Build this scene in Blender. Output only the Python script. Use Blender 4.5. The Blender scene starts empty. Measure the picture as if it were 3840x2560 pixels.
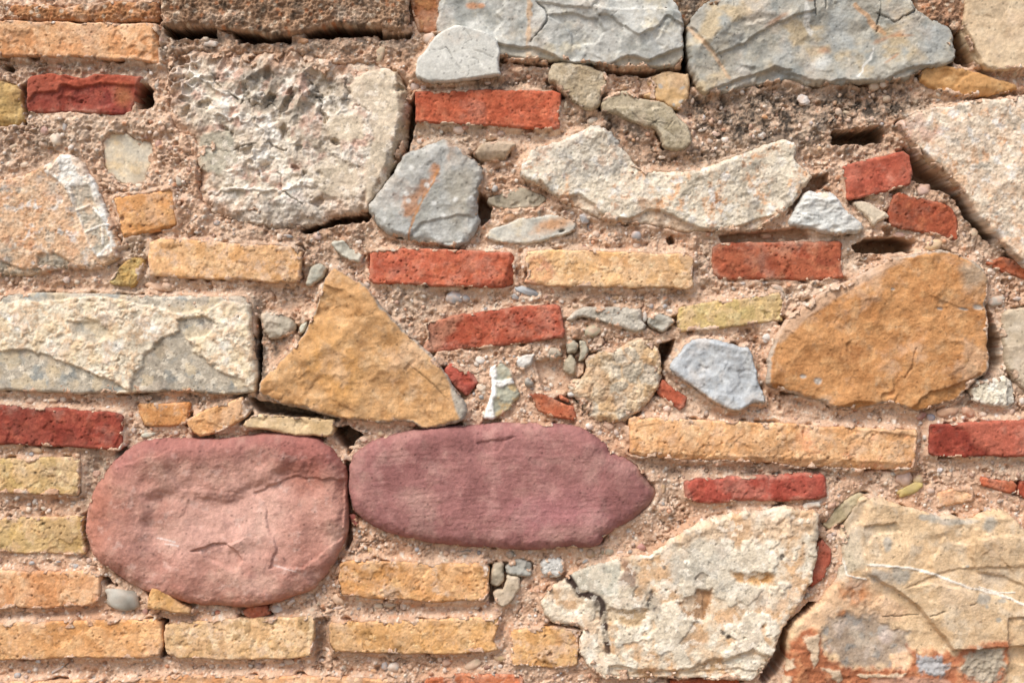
import bpy, math, random
import numpy as np

# ------------------------------------------------------------------ scene, camera, light
S = 0.0005            # metres per photograph pixel (wall plane)
ZC = 1.40             # height of the picture centre above the ground
scene = bpy.context.scene
COL = scene.collection
cam_d = bpy.data.cameras.new('camera')
cam = bpy.data.objects.new('camera', cam_d)
COL.objects.link(cam)
cam.location = (0.0, -3.02, ZC)
cam.rotation_euler = (math.radians(90), 0, 0)
cam_d.sensor_width = 36.0
cam_d.lens = 36.0 * 3.0 / 1.92
cam_d.clip_end = 500
scene.camera = cam

SUN_AZ = math.atan2(-0.42, -0.62)      # sun stands up, to the left and in front of the wall
SUN_EL = math.radians(52)
world = bpy.data.worlds.new('World')
scene.world = world
world.use_nodes = True
wn = world.node_tree
sky = wn.nodes.new('ShaderNodeTexSky')
sky.sky_type = 'NISHITA'
sky.sun_disc = False
sky.sun_elevation = SUN_EL
sky.sun_rotation = SUN_AZ
sky.air_density = 1.0
sky.dust_density = 3.0
sky.ozone_density = 1.0
bg = wn.nodes['Background']
bg.inputs['Strength'].default_value = 0.12
wn.links.new(sky.outputs[0], bg.inputs['Color'])

sun_d = bpy.data.lights.new('sun', 'SUN')
sun_d.energy = 1.85
sun_d.angle = math.radians(24)
sun_d.color = (1.0, 0.96, 0.9)
sun = bpy.data.objects.new('sun', sun_d)
COL.objects.link(sun)
from mathutils import Vector
sd = Vector((math.sin(SUN_AZ) * math.cos(SUN_EL), math.cos(SUN_AZ) * math.cos(SUN_EL), math.sin(SUN_EL)))
sun.rotation_euler = sd.to_track_quat('Z', 'Y').to_euler()
sun.location = (-4, -6, 8)
scene.view_settings.view_transform = 'Standard'
scene.view_settings.look = 'None'
scene.view_settings.gamma = 1.0
scene.view_settings.exposure = 0.57

# ------------------------------------------------------------------ numpy helpers (all in photograph pixels)
F = np.float32

def hx(s, k=1.0):
    s = s.lstrip('#')
    v = np.array([int(s[i:i + 2], 16) / 255.0 for i in (0, 2, 4)])
    v = np.where(v <= 0.04045, v / 12.92, ((v + 0.055) / 1.055) ** 2.4)
    v = v + 0.085 * (v.mean() * np.array([1.02, 1.02, .86]) - v)      # photo colours are a touch more saturated than the stuff itself
    w = max(v[0] - v[2], 0)
    v = v + np.array([0, -0.012 if v[1] > .38 * v[0] else .03, .015]) * w
    return (v * k).astype(F)

def _h(ix, iy, seed):
    n = (ix.astype(np.int64) * 374761393 + iy.astype(np.int64) * 668265263 + seed * 1274126177) & 0xffffffff
    n = ((n ^ (n >> 13)) * 1103515245) & 0xffffffff
    n = ((n ^ (n >> 16)) * 2246822519) & 0xffffffff
    return (n ^ (n >> 15)) & 0xffffffff

def rnd(ix, iy, seed):
    return (_h(ix, iy, seed) / 4294967296.0).astype(F)

_GA = np.arange(256) * (2 * math.pi / 256)
_GX, _GY = np.cos(_GA).astype(F), np.sin(_GA).astype(F)

def pn(x, y, seed):
    x0 = np.floor(x); y0 = np.floor(y)
    fx = (x - x0).astype(F); fy = (y - y0).astype(F)
    ix = x0.astype(np.int64); iy = y0.astype(np.int64)
    def g(dx, dy):
        k = (_h(ix + dx, iy + dy, seed) >> 7) & 255
        return _GX[k] * (fx - dx) + _GY[k] * (fy - dy)
    u = fx * fx * fx * (fx * (fx * 6 - 15) + 10)
    v = fy * fy * fy * (fy * (fy * 6 - 15) + 10)
    a = g(0, 0); b = g(1, 0); c = g(0, 1); d = g(1, 1)
    return ((a + u * (b - a)) * (1 - v) + (c + u * (d - c)) * v) * 1.45

def fbm(x, y, sc, seed, octv=4, gain=0.5, ax=1.0, ay=1.0):
    x = x / (sc * ax); y = y / (sc * ay)
    t = 0; a = 1.0; n = 0
    for o in range(octv):
        t = t + a * pn(x, y, seed + o * 17); n += a
        a *= gain; x = x * 2.03 + 11.3; y = y * 2.03 + 5.7
    return t / n

def sst(a, b, x):
    t = np.clip((x - a) / (b - a), 0, 1)
    return t * t * (3 - 2 * t)

def cells(x, y, sc, seed, jit=0.9):
    """nearest jittered cell: F1, F2 distance (in cell units) and a random id"""
    x = x / sc; y = y / sc
    ix = np.floor(x).astype(np.int64); iy = np.floor(y).astype(np.int64)
    f1 = np.full(x.shape, 9.0, F); f2 = np.full(x.shape, 9.0, F); cid = np.zeros(x.shape, F)
    for dx in (-1, 0, 1):
        for dy in (-1, 0, 1):
            jx = ix + dx; jy = iy + dy
            cx = jx + 0.5 + jit * (rnd(jx, jy, seed) - 0.5)
            cy = jy + 0.5 + jit * (rnd(jx, jy, seed + 5) - 0.5)
            d = np.sqrt((x - cx) ** 2 + (y - cy) ** 2).astype(F)
            c = rnd(jx, jy, seed + 9)
            m = d < f1
            f2 = np.where(m, f1, np.minimum(f2, d))
            cid = np.where(m, c, cid)
            f1 = np.where(m, d, f1)
    return f1, f2, cid

def scallop(x, y, sc, seed, ax=1.0, ang=0.0):
    """flake scars: shallow bowls that meet in sharp ridges, continuous; about 0..1"""
    ca, sa = math.cos(ang), math.sin(ang)
    u = (x * ca + y * sa) / (sc * ax); v = (-x * sa + y * ca) / sc
    ix = np.floor(u).astype(np.int64); iy = np.floor(v).astype(np.int64)
    h = np.full(u.shape, 9.0, F)
    for dx in (-1, 0, 1):
        for dy in (-1, 0, 1):
            jx = ix + dx; jy = iy + dy
            qx = u - (jx + 0.5 + 0.9 * (rnd(jx, jy, seed) - 0.5))
            qy = v - (jy + 0.5 + 0.9 * (rnd(jx, jy, seed + 3) - 0.5))
            tx = (rnd(jx, jy, seed + 6) - 0.5) * 1.3; ty = (rnd(jx, jy, seed + 7) - 0.5) * 1.3
            h = np.minimum(h, 0.55 * (qx * qx + qy * qy) + tx * qx + ty * qy + 0.55 * rnd(jx, jy, seed + 8))
    return h

def terrace(f, sharp=0.12):
    b = np.floor(f); t = f - b
    return b + sst(1 - sharp, 1.0, t)

def sdf(px, py, poly):
    """signed distance, positive inside"""
    d2 = np.full(px.shape, 1e12, F); ins = np.zeros(px.shape, bool)
    n = len(poly)
    for i in range(n):
        ax, ay = poly[i]; bx, by = poly[(i + 1) % n]
        ex, ey = bx - ax, by - ay
        L = ex * ex + ey * ey
        if L < 1e-9:
            continue
        wx = px - ax; wy = py - ay
        t = np.clip((wx * ex + wy * ey) / L, 0, 1)
        qx = wx - t * ex; qy = wy - t * ey
        d2 = np.minimum(d2, qx * qx + qy * qy)
        c = (ay > py) != (by > py)
        if ey != 0:
            ins ^= c & (px < (ex * (py - ay) / ey + ax))
    d = np.sqrt(d2)
    return np.where(ins, d, -d).astype(F)

def dline(px, py, pts):
    d2 = np.full(px.shape, 1e12, F)
    for (ax, ay), (bx, by) in zip(pts[:-1], pts[1:]):
        ex, ey = bx - ax, by - ay
        L = ex * ex + ey * ey + 1e-9
        t = np.clip(((px - ax) * ex + (py - ay) * ey) / L, 0, 1)
        d2 = np.minimum(d2, (px - ax - t * ex) ** 2 + (py - ay - t * ey) ** 2)
    return np.sqrt(d2)

def chaikin(P, k):
    out = []
    n = len(P)
    for i in range(n):
        a = P[i]; b = P[(i + 1) % n]
        out.append((a[0] + k * (b[0] - a[0]), a[1] + k * (b[1] - a[1])))
        out.append((b[0] + k * (a[0] - b[0]), b[1] + k * (a[1] - b[1])))
    return out

TX = (0, 950, 1900, 2840); TY = (0, 630, 1270, 1900)

def P(t, s):
    """outline given in a tile ('rc') of the study grid, 'D' for the overview, 'N' for native pixels"""
    pts = [tuple(float(q) for q in w.split(',')) for w in s.split()]
    if t == 'D':
        return [(x * 3840 / 2352, y * 3840 / 2352) for x, y in pts]
    if t == 'N':
        return pts
    r, c = int(t[0]), int(t[1])
    return [(TX[c] + x / 2.352, TY[r] + y / 2.352) for x, y in pts]

def mix(a, b, m):
    return a + (b - a) * np.clip(m, 0, 1)[..., None]

def mpoly(x, y, t, s, soft=10, warp=10, seed=3, wsc=45):
    w = fbm(x, y, wsc, seed, 3)
    return sst(-soft, soft, sdf(x, y, P(t, s)) + warp * w)

def mell(x, y, t, cx, cy, rx, ry, ang=0, warp=0.5, seed=4, soft=0.4, wsc=50):
    k = 3840 / 2352 if t == 'D' else 1 / 2.352
    (cx, cy), = P(t, '%f,%f' % (cx, cy))
    a = math.radians(ang)
    u = ((x - cx) * math.cos(a) + (y - cy) * math.sin(a)) / (rx * k)
    v = (-(x - cx) * math.sin(a) + (y - cy) * math.cos(a)) / (ry * k)
    return sst(1 + soft / 2, 1 - soft, np.sqrt(u * u + v * v) + warp * fbm(x, y, wsc, seed, 3))

def mline(x, y, t, s, w, seed=5, wob=6, brk=0.0):
    d = dline(x + wob * fbm(x, y, 40, seed, 2), y + wob * fbm(x, y, 40, seed + 1, 2), P(t, s))
    ww = w * (1 + 0.6 * fbm(x, y, 60, seed + 2, 2))
    m = sst(1.3, 0.6, d / np.maximum(ww, 0.5))
    if brk:
        m = m * sst(-brk, brk * .4, fbm(x, y, 50, seed + 4, 2) + brk * .5)
    return m

# ------------------------------------------------------------------ materials
def make_mat(name, rough, grain_scale, grain_amt, bump, bscale, spec=0.25, speck=0.0):
    m = bpy.data.materials.new(name); m.use_nodes = True
    nt = m.node_tree; N = nt.nodes; L = nt.links
    bsdf = N['Principled BSDF']
    bsdf.inputs['Roughness'].default_value = rough
    bsdf.inputs['Specular IOR Level'].default_value = spec
    at = N.new('ShaderNodeAttribute'); at.attribute_name = 'Col'
    tc = N.new('ShaderNodeTexCoord')
    n1 = N.new('ShaderNodeTexNoise'); n1.inputs['Scale'].default_value = grain_scale
    n1.inputs['Detail'].default_value = 5; n1.inputs['Roughness'].default_value = 0.7
    L.new(tc.outputs['Object'], n1.inputs['Vector'])
    mr = N.new('ShaderNodeMapRange')
    mr.inputs['From Min'].default_value = 0.25; mr.inputs['From Max'].default_value = 0.75
    mr.inputs['To Min'].default_value = 1 - grain_amt; mr.inputs['To Max'].default_value = 1 + grain_amt
    L.new(n1.outputs['Fac'], mr.inputs['Value'])
    mul = N.new('ShaderNodeVectorMath'); mul.operation = 'SCALE'
    L.new(at.outputs['Color'], mul.inputs[0]); L.new(mr.outputs[0], mul.inputs['Scale'])
    L.new(mul.outputs[0], bsdf.inputs['Base Color'])
    n2 = N.new('ShaderNodeTexNoise'); n2.inputs['Scale'].default_value = bscale
    n2.inputs['Detail'].default_value = 6; n2.inputs['Roughness'].default_value = 0.65
    L.new(tc.outputs['Object'], n2.inputs['Vector'])
    bp = N.new('ShaderNodeBump'); bp.inputs['Strength'].default_value = bump
    bp.inputs['Distance'].default_value = 0.003
    L.new(n2.outputs['Fac'], bp.inputs['Height'])
    L.new(bp.outputs[0], bsdf.inputs['Normal'])
    return m

M = {
    'brick': make_mat('fired_clay', 0.92, 420, 0.16, 0.55, 260, 0.15),
    'lime': make_mat('limestone', 0.78, 300, 0.09, 0.35, 200, 0.3),
    'rough': make_mat('weathered_limestone', 0.9, 380, 0.16, 0.6, 230, 0.2),
    'sand': make_mat('sandstone', 0.9, 520, 0.13, 0.5, 340, 0.15),
    'mortar': make_mat('lime_mortar', 0.95, 520, 0.24, 0.8, 330, 0.12),
    'pebble': make_mat('pebble_stone', 0.6, 350, 0.1, 0.15, 160, 0.4),
}

# ------------------------------------------------------------------ the wall
wall = bpy.data.objects.new('rubble_wall', None)
COL.objects.link(wall)
wall['label'] = 'old rubble wall of mixed limestone, sandstone and red and ochre bricks in pinkish mortar'
wall['category'] = 'wall'
wall['kind'] = 'thing'
wall.empty_display_size = 0.2

def link_mesh(name, V, faces4, faces3, colr, mat, loc, label=None, smooth=True):
    me = bpy.data.meshes.new(name)
    nq, ntr = len(faces4), len(faces3)
    me.vertices.add(len(V)); me.vertices.foreach_set('co', np.ascontiguousarray(V, F).ravel())
    loops = np.concatenate([np.asarray(faces4, np.int32).ravel(), np.asarray(faces3, np.int32).ravel()])
    me.loops.add(len(loops)); me.loops.foreach_set('vertex_index', loops)
    me.polygons.add(nq + ntr)
    st = np.concatenate([np.arange(nq) * 4, nq * 4 + np.arange(ntr) * 3]).astype(np.int32)
    me.polygons.foreach_set('loop_start', st)
    me.update(calc_edges=True)
    me.polygons.foreach_set('use_smooth', np.full(nq + ntr, smooth))
    a = me.attributes.new('Col', 'FLOAT_COLOR', 'POINT')
    c4 = np.ones((len(V), 4), F); c4[:, :3] = np.clip(colr, 0.005, 0.9)
    a.data.foreach_set('color', c4.ravel())
    me.materials.append(M[mat])
    me.validate()
    o = bpy.data.objects.new(name, me)
    COL.objects.link(o)
    o.parent = wall
    o.location = loc
    if label:
        o['label'] = label
    return o

def to_world(px, py, h):
    return np.stack([(px - 1920) * S, -h * S, ZC + (1280 - py) * S], -1)

DUST = hx('cda98d')
def weather(x, y, col, k):
    col = mix(col, hx('7f7263'), .34 * k * sst(.05, .4, fbm(x, y, 260, 7001, 5, .65, .8, 1.5)))
    col = mix(col, hx('dcc6ae'), .42 * k * sst(.05, .35, fbm(x, y, 210, 7011, 5, .68)))
    return mix(col, hx('4c443c'), .4 * k * sst(.3, .46, fbm(x, y, 60, 7021, 5, .7)))
PIECES = []      # (smoothed outline, warp, seed, edge height) kept for the mortar
BUILT = {}

def warpxy(x, y, warp, seed):
    return (warp * (1.3 * fbm(x, y, 40, seed + 1, 4, .62) + 1.2 * pn(x / 120, y / 120, seed + 51)),
            warp * (1.3 * fbm(x, y, 40, seed + 2, 4, .62) + 1.2 * pn(x / 120, y / 120, seed + 52)))

def piece(name, outline, kind, H=45, E=14, R=14, cols=('c9a97c', 'b9925f', 'd8bd92'), label=None,
          mat=None, seed=None, warp=4.0, ck=0.16, tilt=(0, 0), und=4, rough=4, rsc=40, scal=0, ssc=150, sax=1.0, sang=0.0,
          terr=0, tsc=140, pits=0.0, psc=30, crack=0.0, msc=110, m2=0.5, chip=0.6, custom=None, cuts=(), dust=0.3,
          r=3.6, tax=1.0, tag=None, under=6, film=None):
    seed = seed or (len(PIECES) * 101 + 13)
    rough *= {'lime': .6, 'brick': .45, 'rough': .75}.get(kind, 1.0)
    if kind == 'lime': warp *= 1.5; R *= .7; chip = max(chip, .9)
    if kind == 'rough': warp *= 1.4; R *= .85; chip = max(chip, .8)
    pl = chaikin(outline, ck)
    def dist(x, y):
        if warp:
            wx, wy = warpxy(x, y, warp, seed)
            return sdf(x + wx, y + wy, pl)
        return sdf(x, y, pl)
    A = np.array(pl)
    x0, y0 = A.min(0) - 14; x1, y1 = A.max(0) + 14
    gx = np.arange(x0, x1, r); gy = np.arange(y0, y1, r)
    nx, ny = len(gx), len(gy)
    X, Y = np.meshgrid(gx, gy)
    X = X.astype(F).ravel(); Y = Y.astype(F).ravel()
    D = dist(X, Y)
    ok = (D > -0.5 * r).reshape(ny, nx)
    cell = ok[:-1, :-1] & ok[1:, :-1] & ok[:-1, 1:] & ok[1:, 1:]
    jj, ii = np.nonzero(cell)
    v = lambda a, b: (b * nx + a)
    # looking at the wall: bottom-left, bottom-right, top-right, top-left (photo y grows downwards)
    Q = np.stack([v(ii, jj + 1), v(ii + 1, jj + 1), v(ii + 1, jj), v(ii, jj)], -1)
    used = np.unique(Q)
    remap = np.full(nx * ny, -1, np.int64); remap[used] = np.arange(len(used))
    Q = remap[Q]
    X = X[used]; Y = Y[used]; D = D[used]
    n = len(used)
    e = np.concatenate([Q[:, [0, 1]], Q[:, [1, 2]], Q[:, [2, 3]], Q[:, [3, 0]]])
    code = e[:, 0] * n + e[:, 1]; rev = e[:, 1] * n + e[:, 0]
    be = e[~np.isin(code, rev)]
    bv = np.unique(be)
    for it in range(2):
        bx, by = X[bv], Y[bv]
        d0 = dist(bx, by)
        gxx = (dist(bx + 2, by) - dist(bx - 2, by)) / 4; gyy = (dist(bx, by + 2) - dist(bx, by - 2)) / 4
        gl = np.maximum(np.hypot(gxx, gyy), 0.5)
        X[bv] = bx - np.clip(d0, -2 * r, 2 * r) * gxx / gl; Y[bv] = by - np.clip(d0, -2 * r, 2 * r) * gyy / gl
    D[bv] = 0
    D = np.maximum(D, 0)
    cx, cy = (x0 + x1) / 2, (y0 + y1) / 2
    # ---- relief
    Rm = R * np.clip(1 + chip * 1.6 * fbm(X, Y, 45, seed + 3, 3), 0.35, 2.6)
    Em = E * np.clip(1 + chip * 0.8 * fbm(X, Y, 80, seed + 4, 2), 0.4, 1.8)
    t = np.clip(D / Rm, 0, 1)
    h = H - Em * (1 - np.sqrt(np.maximum(1 - (1 - t) ** 2, 0)))
    h = h + tilt[0] * (X - cx) / 100 + tilt[1] * (Y - cy) / 100
    soft = 0.35 + 0.65 * sst(0, 16, D)
    if und: h = h + und * fbm(X, Y, 150, seed + 5, 2)
    if scal:
        wx = X + 14 * fbm(X, Y, 60, seed + 6, 2); wy = Y + 14 * fbm(X, Y, 60, seed + 7, 2)
        h = h + soft * scal * (scallop(wx, wy, ssc, seed + 8, sax, sang) - 0.3 + 0.35 * scallop(wx, wy, ssc * 0.4, seed + 9, sax, sang + 0.4) + 0.14 * scallop(wx, wy, ssc * 0.17, seed + 14, sax, sang - .5))
    tm = None
    if terr:
        ta = (seed * 0.618) % 6.283
        f = 1.3 * fbm(X, Y, tsc, seed + 10, 4, 0.55, tax, 1.0) + (X * math.cos(ta) + Y * math.sin(ta)) / (1.5 * tsc)
        h = h + soft * terr * 2.2 * (terrace(f, 0.16) - f) * sst(-.05, .3, fbm(X, Y, 1.1 * tsc, seed + 12, 2))
    if rough: h = h + soft * rough * (fbm(X, Y, rsc, seed + 11, 5, 0.72) + .35 * fbm(X, Y, 9, seed + 15, 2, .7))
    # ---- colour
    c0, c1, c2 = [hx(c) for c in cols]
    n1 = fbm(X, Y, msc, seed + 20, 4, 0.6); n2 = fbm(X, Y, msc * 0.6, seed + 21, 4, 0.6); n3 = fbm(X, Y, 16, seed + 22, 3, 0.7)
    col = mix(np.broadcast_to(c0, (n, 3)).astype(F), c1, sst(-0.15, 0.45, n1))
    col = mix(col, c2, m2 * 1.6 * sst(0.0, 0.5, n2))
    if pits:
        f1, f2, ci = cells(X + 5 * n3, Y + 5 * n3, psc, seed + 23)
        pr = 0.10 + 0.26 * ((ci * 7919.0) % 1.0) ** 2
        pm = (ci < pits) * sst(pr, pr * .35, f1) * sst(-.15, .25, fbm(X, Y, 130, seed + 27, 2) + .1)
        h = h - 7 * pm
        col = col * (1 - 0.3 * pm[:, None])
    if crack:
        q = np.abs(fbm(X, Y, 120, seed + 24, 3, 0.45))
        cm = sst(0.014, 0.003, q) * sst(0.05, 0.25, fbm(X, Y, 150, seed + 25, 2)) * crack
        h = h - 4 * cm
        col = col * (1 - 0.55 * cm[:, None])
    if kind == 'brick':
        rb = random.Random(seed)
        if cols[0][:2] >= 'c8' and hx(cols[0])[1] > .28: col = mix(col, hx('dfae80'), np.full(n, .38))
        if hx(cols[0])[1] < .2: col = col * np.array([rb.uniform(.84, 1.0), rb.uniform(.84, 1.04), rb.uniform(.85, 1.1)], F)
        gr = np.clip(((X - cx) * (1 if rb.random() < .5 else -1)) / max(x1 - x0, 60) + .5 * fbm(X, Y, 160, seed + 73, 3), -.6, .6)
        col = col * (1 + rb.uniform(.1, .34) * gr)[:, None]
        spl = sst(.10, .15, fbm(X, Y, 150, seed + 74, 4, .55) + rb.uniform(-.12, .08))
        h = h - rb.uniform(2, 5) * spl
        col = mix(col, c1 * np.array([.97, .93, .9], F), .5 * spl)
        sm = sst(.08, .3, fbm(X, Y, 75, seed + 75, 5, .68) + rb.uniform(-.22, .10))
        col = mix(col, hx('dcc4ac'), rb.uniform(.25, .6) * sm * (.22 if cols[0][:2] < 'c8' else .8))
        dk = sst(.22, .4, fbm(X, Y, 95, seed + 76, 4, .6) + rb.uniform(-.15, .1))
        col = mix(col, c1 * .62, .7 * dk)
    for (ax, ay), (bx, by), sl in cuts:      # planes that bevel away what lies on one side of the line a > b
        if not sl: continue
        L = math.hypot(bx - ax, by - ay)
        q = ((bx - ax) * (Y - ay) - (by - ay) * (X - ax)) / L
        q = (-q if sl < 0 else q) + 9 * fbm(X, Y, 40, seed + 30, 3)
        h = h - abs(sl) * np.clip(q, 0, 40)
    if dust:
        dm = dust * sst(0.0, 0.5, fbm(X, Y, 55, seed + 26, 4, 0.6) + 0.35 - D / 40)
        col = mix(col, DUST, dm)
    if custom:
        col, h = custom(X, Y, D, h, col.astype(F), seed)
    if kind == 'brick': col = col * 1.07
    col = weather(X, Y, col, {'sand': .25, 'brick': .35 if cols[0][:2] < 'c8' else .6, 'lime': .6}.get(kind, .9))
    n4 = fbm(X, Y, 7, seed + 28, 2, .8)
    # mineral mosaic: hard edged small patches, dark and pale specks
    sp_, mo_ = {'brick': (.10, .22), 'rough': (.08, .30), 'lime': (.045, .16), 'sand': (.02, .07), 'mortar': (.1, .25)}[kind]
    wqx = X + 10 * n3 + 8 * n4; wqy = Y + 10 * n4 - 8 * n3
    _, _, ca = cells(wqx, wqy, 19, seed + 70); _, _, cb = cells(wqx, wqy, 44, seed + 71)
    col = col * (1 + mo_ * (ca - .5) + .8 * mo_ * (cb - .5))[:, None]
    if kind in ('rough', 'brick'):
        kq = .2 if (kind == 'brick' and cols[0][:2] < 'c8') else .5
        col = mix(col, c2, kq * (ca > .84)); col = mix(col, c1, kq * (cb > .8))
    fa, _, cc = cells(X, Y, 13, seed + 72)
    col = col * (1 - .42 * (cc < sp_) * sst(.42, .2, fa))[:, None]
    col = col * (1 + .22 * (cc > 1 - .7 * sp_) * sst(.42, .2, fa))[:, None]
    col = col * (1 + 0.25 * n3[:, None] + (.24 if kind in ('brick', 'rough', 'mortar') else .16) * n4[:, None])
    # ---- sides going back into the wall
    nb = len(bv)
    gxx = (dist(X[bv] + 2, Y[bv]) - dist(X[bv] - 2, Y[bv])) / 4; gyy = (dist(X[bv], Y[bv] + 2) - dist(X[bv], Y[bv] - 2)) / 4
    gl = np.maximum(np.hypot(gxx, gyy), 0.5); gxx /= gl; gyy /= gl
    hb = h[bv]
    rings = []
    for frac, ins in ((0.25, 0.5), (0.6, 0.7 * under), (1.0, 1.5 * under)):
        hh = hb + (-230 - hb) * frac
        jit = 2.5 * fbm(X[bv] * 1.5, Y[bv] * 1.5 + 300 * frac, 22, seed + 31, 2)
        rings.append((X[bv] + gxx * (ins + jit), Y[bv] + gyy * (ins + jit), hh))
    VX = np.concatenate([X] + [q[0] for q in rings]); VY = np.concatenate([Y] + [q[1] for q in rings]); VH = np.concatenate([h] + [q[2] for q in rings])
    bi = np.full(n, -1, np.int64); bi[bv] = np.arange(nb)
    prev = lambda k, a: a if k == 0 else n + (k - 1) * nb + bi[a]
    side = [np.stack([be[:, 1], be[:, 0], n + bi[be[:, 0]], n + bi[be[:, 1]]], -1)]
    for k in (1, 2):
        side.append(np.stack([prev(k, be[:, 1]), prev(k, be[:, 0]), prev(k + 1, be[:, 0]), prev(k + 1, be[:, 1])], -1))
    scol = mix(col[bv], DUST, np.full(nb, 0.25))
    C = np.concatenate([col] + [scol] * 3)
    Wd = to_world(VX, VY, VH)
    loc = to_world(np.array(cx), np.array(cy), np.array(0.0))
    o = link_mesh(name, Wd - loc, np.concatenate([Q] + side), np.zeros((0, 3), np.int32), C, mat or kind, tuple(loc), label)
    if film is None: film = {'sand': .35, 'lime': .6, 'brick': .4 if cols[0][:2] < 'c8' else .6, 'rough': 1.0, 'mortar': 1.0}[kind]
    PIECES.append((pl, warp, seed, H - E, A.min(0), A.max(0), H, E, R, film))
    if tag: BUILT[tag] = o
    return o

# ------------------------------------------------------------------ bricks
OCH = ('dba56c', 'c98a50', 'e8c296')
PALE = ('e3be89', 'd8a867', 'ecd0a2')
RED = ('b65334', '9c4028', 'c76c48')
DRED = ('9c432f', '86352a', 'b05a41')
ORED = ('c4653f', 'ad4f2f', 'd07c52')
OLV = ('cfb577', 'bfa260', 'dec897')

def spots(lst, dark='5a3a2c'):
    def f(x, y, d, h, col, seed):
        for (t, cx, cy, r) in lst:
            m = mell(x, y, t, cx, cy, r, r, 0, 0.3, seed + 60, 0.5, 20)
            col = mix(col, hx(dark), 0.8 * m); h = h - 5 * m
        return col, h
    return f

def dusted(t, s, amt=0.85, dz=3, colr='c79f80'):
    def f(x, y, d, h, col, seed):
        m = mpoly(x, y, t, s, 10, 22, seed + 61, 40)
        return mix(col, hx(colr), amt * m), h + dz * m + 3 * m * fbm(x, y, 18, seed + 62, 3)
    return f

def brick(t, s, cols=OCH, label=None, **k):
    a = dict(H=46, E=11, R=9, und=5, rough=8, rsc=26, pits=0.25, psc=18, crack=0.55, msc=95, warp=4.6, ck=0.07, chip=1.0, dust=0.45,
             scal=4, ssc=90, sax=1.8, terr=2.2, tsc=80, tax=1.6)
    if cols in (RED, DRED, ORED): a.update(pits=0.5, psc=16, dust=0.2, rough=6)
    a.update(k)
    nm = a.pop('name', 'brick')
    return piece(nm, P(t, s), 'brick', cols=cols, label=label, **a)

def cu(t, a, b, sl):
    (p, q) = P(t, a + ' ' + b)
    return (p, q, sl)

brick('00', '-160,196 200,190 700,205 1370,215 1400,230 1415,330 1412,560 1380,570 1240,545 900,525 500,510 -160,500', OCH,
      'long ochre brick with worn right end at the top left', H=62, dust=.5, cuts=(cu('00', '1372,600', '1352,200', -0.0), cu('00', '1350,190', '1360,600', -1.1)), tag='b_long')
def c_b2(x, y, d, h, col, seed):
    m = mpoly(x, y, '00', '230,640 1260,640 1200,760 900,740 700,770 540,750 500,810 300,820 240,900', 5, 8, seed)
    h = h + 11 * m
    col = mix(col, hx('b04e33'), 0.6 * m)
    m2 = mpoly(x, y, '00', '850,960 1060,900 1110,930 1100,1010 880,1000', 6, 8, seed + 2)
    h = h + 8 * m2
    m3 = mell(x, y, '00', 1080, 840, 90, 110, 0, .5, seed + 3, .8)
    return mix(col, hx('a5763f'), 0.45 * m3), h - 10 * sst(1180, 1060, 0 * x + 0) * 0
brick('00', '232,700 260,670 420,655 600,658 740,690 830,655 1240,672 1255,690 1200,770 1190,870 1160,1010 1000,1015 620,990 240,1000 220,900', DRED,
      'dark red brick with a flaked upper edge beside the dark hole', H=34, custom=c_b2, ck=.08)
brick('00', '-160,690 60,715 140,740 185,790 205,1060 150,1115 40,1115 -160,1100', ('b8985a', 'a38048', 'c6aa74'), 'rounded olive yellow brick end at the left edge',
      H=40, R=30, E=24, dust=.2)
brick('01', '1370,-60 1650,-60 1645,120 1615,290 1450,272 1405,150', ('a5603f', '8f4d31', 'b8784f'), 'dull red brick against the pale grey top stone', H=34, dust=.6)
brick('D', '953,212 975,209 1100,207 1270,210 1287,218 1287,294 1270,300 1120,290 970,284 953,282', ('c15d3d', 'ac4a2e', 'cc7350'),
      'bright red pitted brick under the smooth pale stone', H=56, pits=.6, dust=.1)
brick('10', '1010,265 1250,225 1510,190 1530,220 1560,450 1560,500 1500,540 1250,590 1090,620 1065,560 1055,470 1030,350', ('d49a52', 'c4863f', 'dcaa68'),
      'half ochre brick with black specks left of the rough grey stone', H=52, dust=.15, cuts=(cu('10', '1570,495', '1080,590', -1.0),),
      custom=spots([('10', 1437, 282, 16), ('10', 1440, 208, 16), ('10', 1085, 448, 24), ('10', 1440, 410, 12), ('10', 1155, 515, 14), ('10', 1275, 510, 10)]))
brick('D', '347,556 375,548 560,560 688,566 694,575 693,640 685,650 560,645 440,640 345,634 343,590', ('dcae72', 'cb9756', 'e4bf8c'),
      'ochre brick left of the pointed triangular stone', H=58, R=16, tilt=(0, 0))
brick('D', '848,575 866,570 1020,572 1175,580 1184,590 1180,655 1170,662 1000,658 860,650 846,640', ORED,
      'orange red brick with a chipped right end above the pebbled mortar', H=54, cuts=(cu('D', '1178,560', '1148,670', -0.9), cu('D', '1180,640', '1080,655', -.5)), crack=.9)
def c_b7(x, y, d, h, col, seed):
    m = mpoly(x, y, 'D', '1222,590 1262,590 1275,640 1245,655 1200,652 1215,620', 10, 14, seed)
    col = mix(col, hx('cf8a66'), .7 * m)
    m = mell(x, y, 'D', 1410, 595, 60, 18, 5, .6, seed + 1, .7)
    return mix(col, hx('bd8440'), .6 * m), h
brick('D', '1212,580 1230,574 1400,578 1575,584 1592,595 1590,630 1594,655 1585,664 1400,660 1280,657 1203,652 1215,630 1207,600', PALE,
      'pale yellow brick with a pink stained left end', H=58, custom=c_b7, dust=.15)
brick('D', '1637,568 1660,558 1800,555 1930,551 1938,560 1932,610 1937,638 1880,643 1760,642 1650,640 1638,625', RED,
      'red brick between the pale brick and the large ochre boulder', H=38, dust=.3, R=16)
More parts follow.
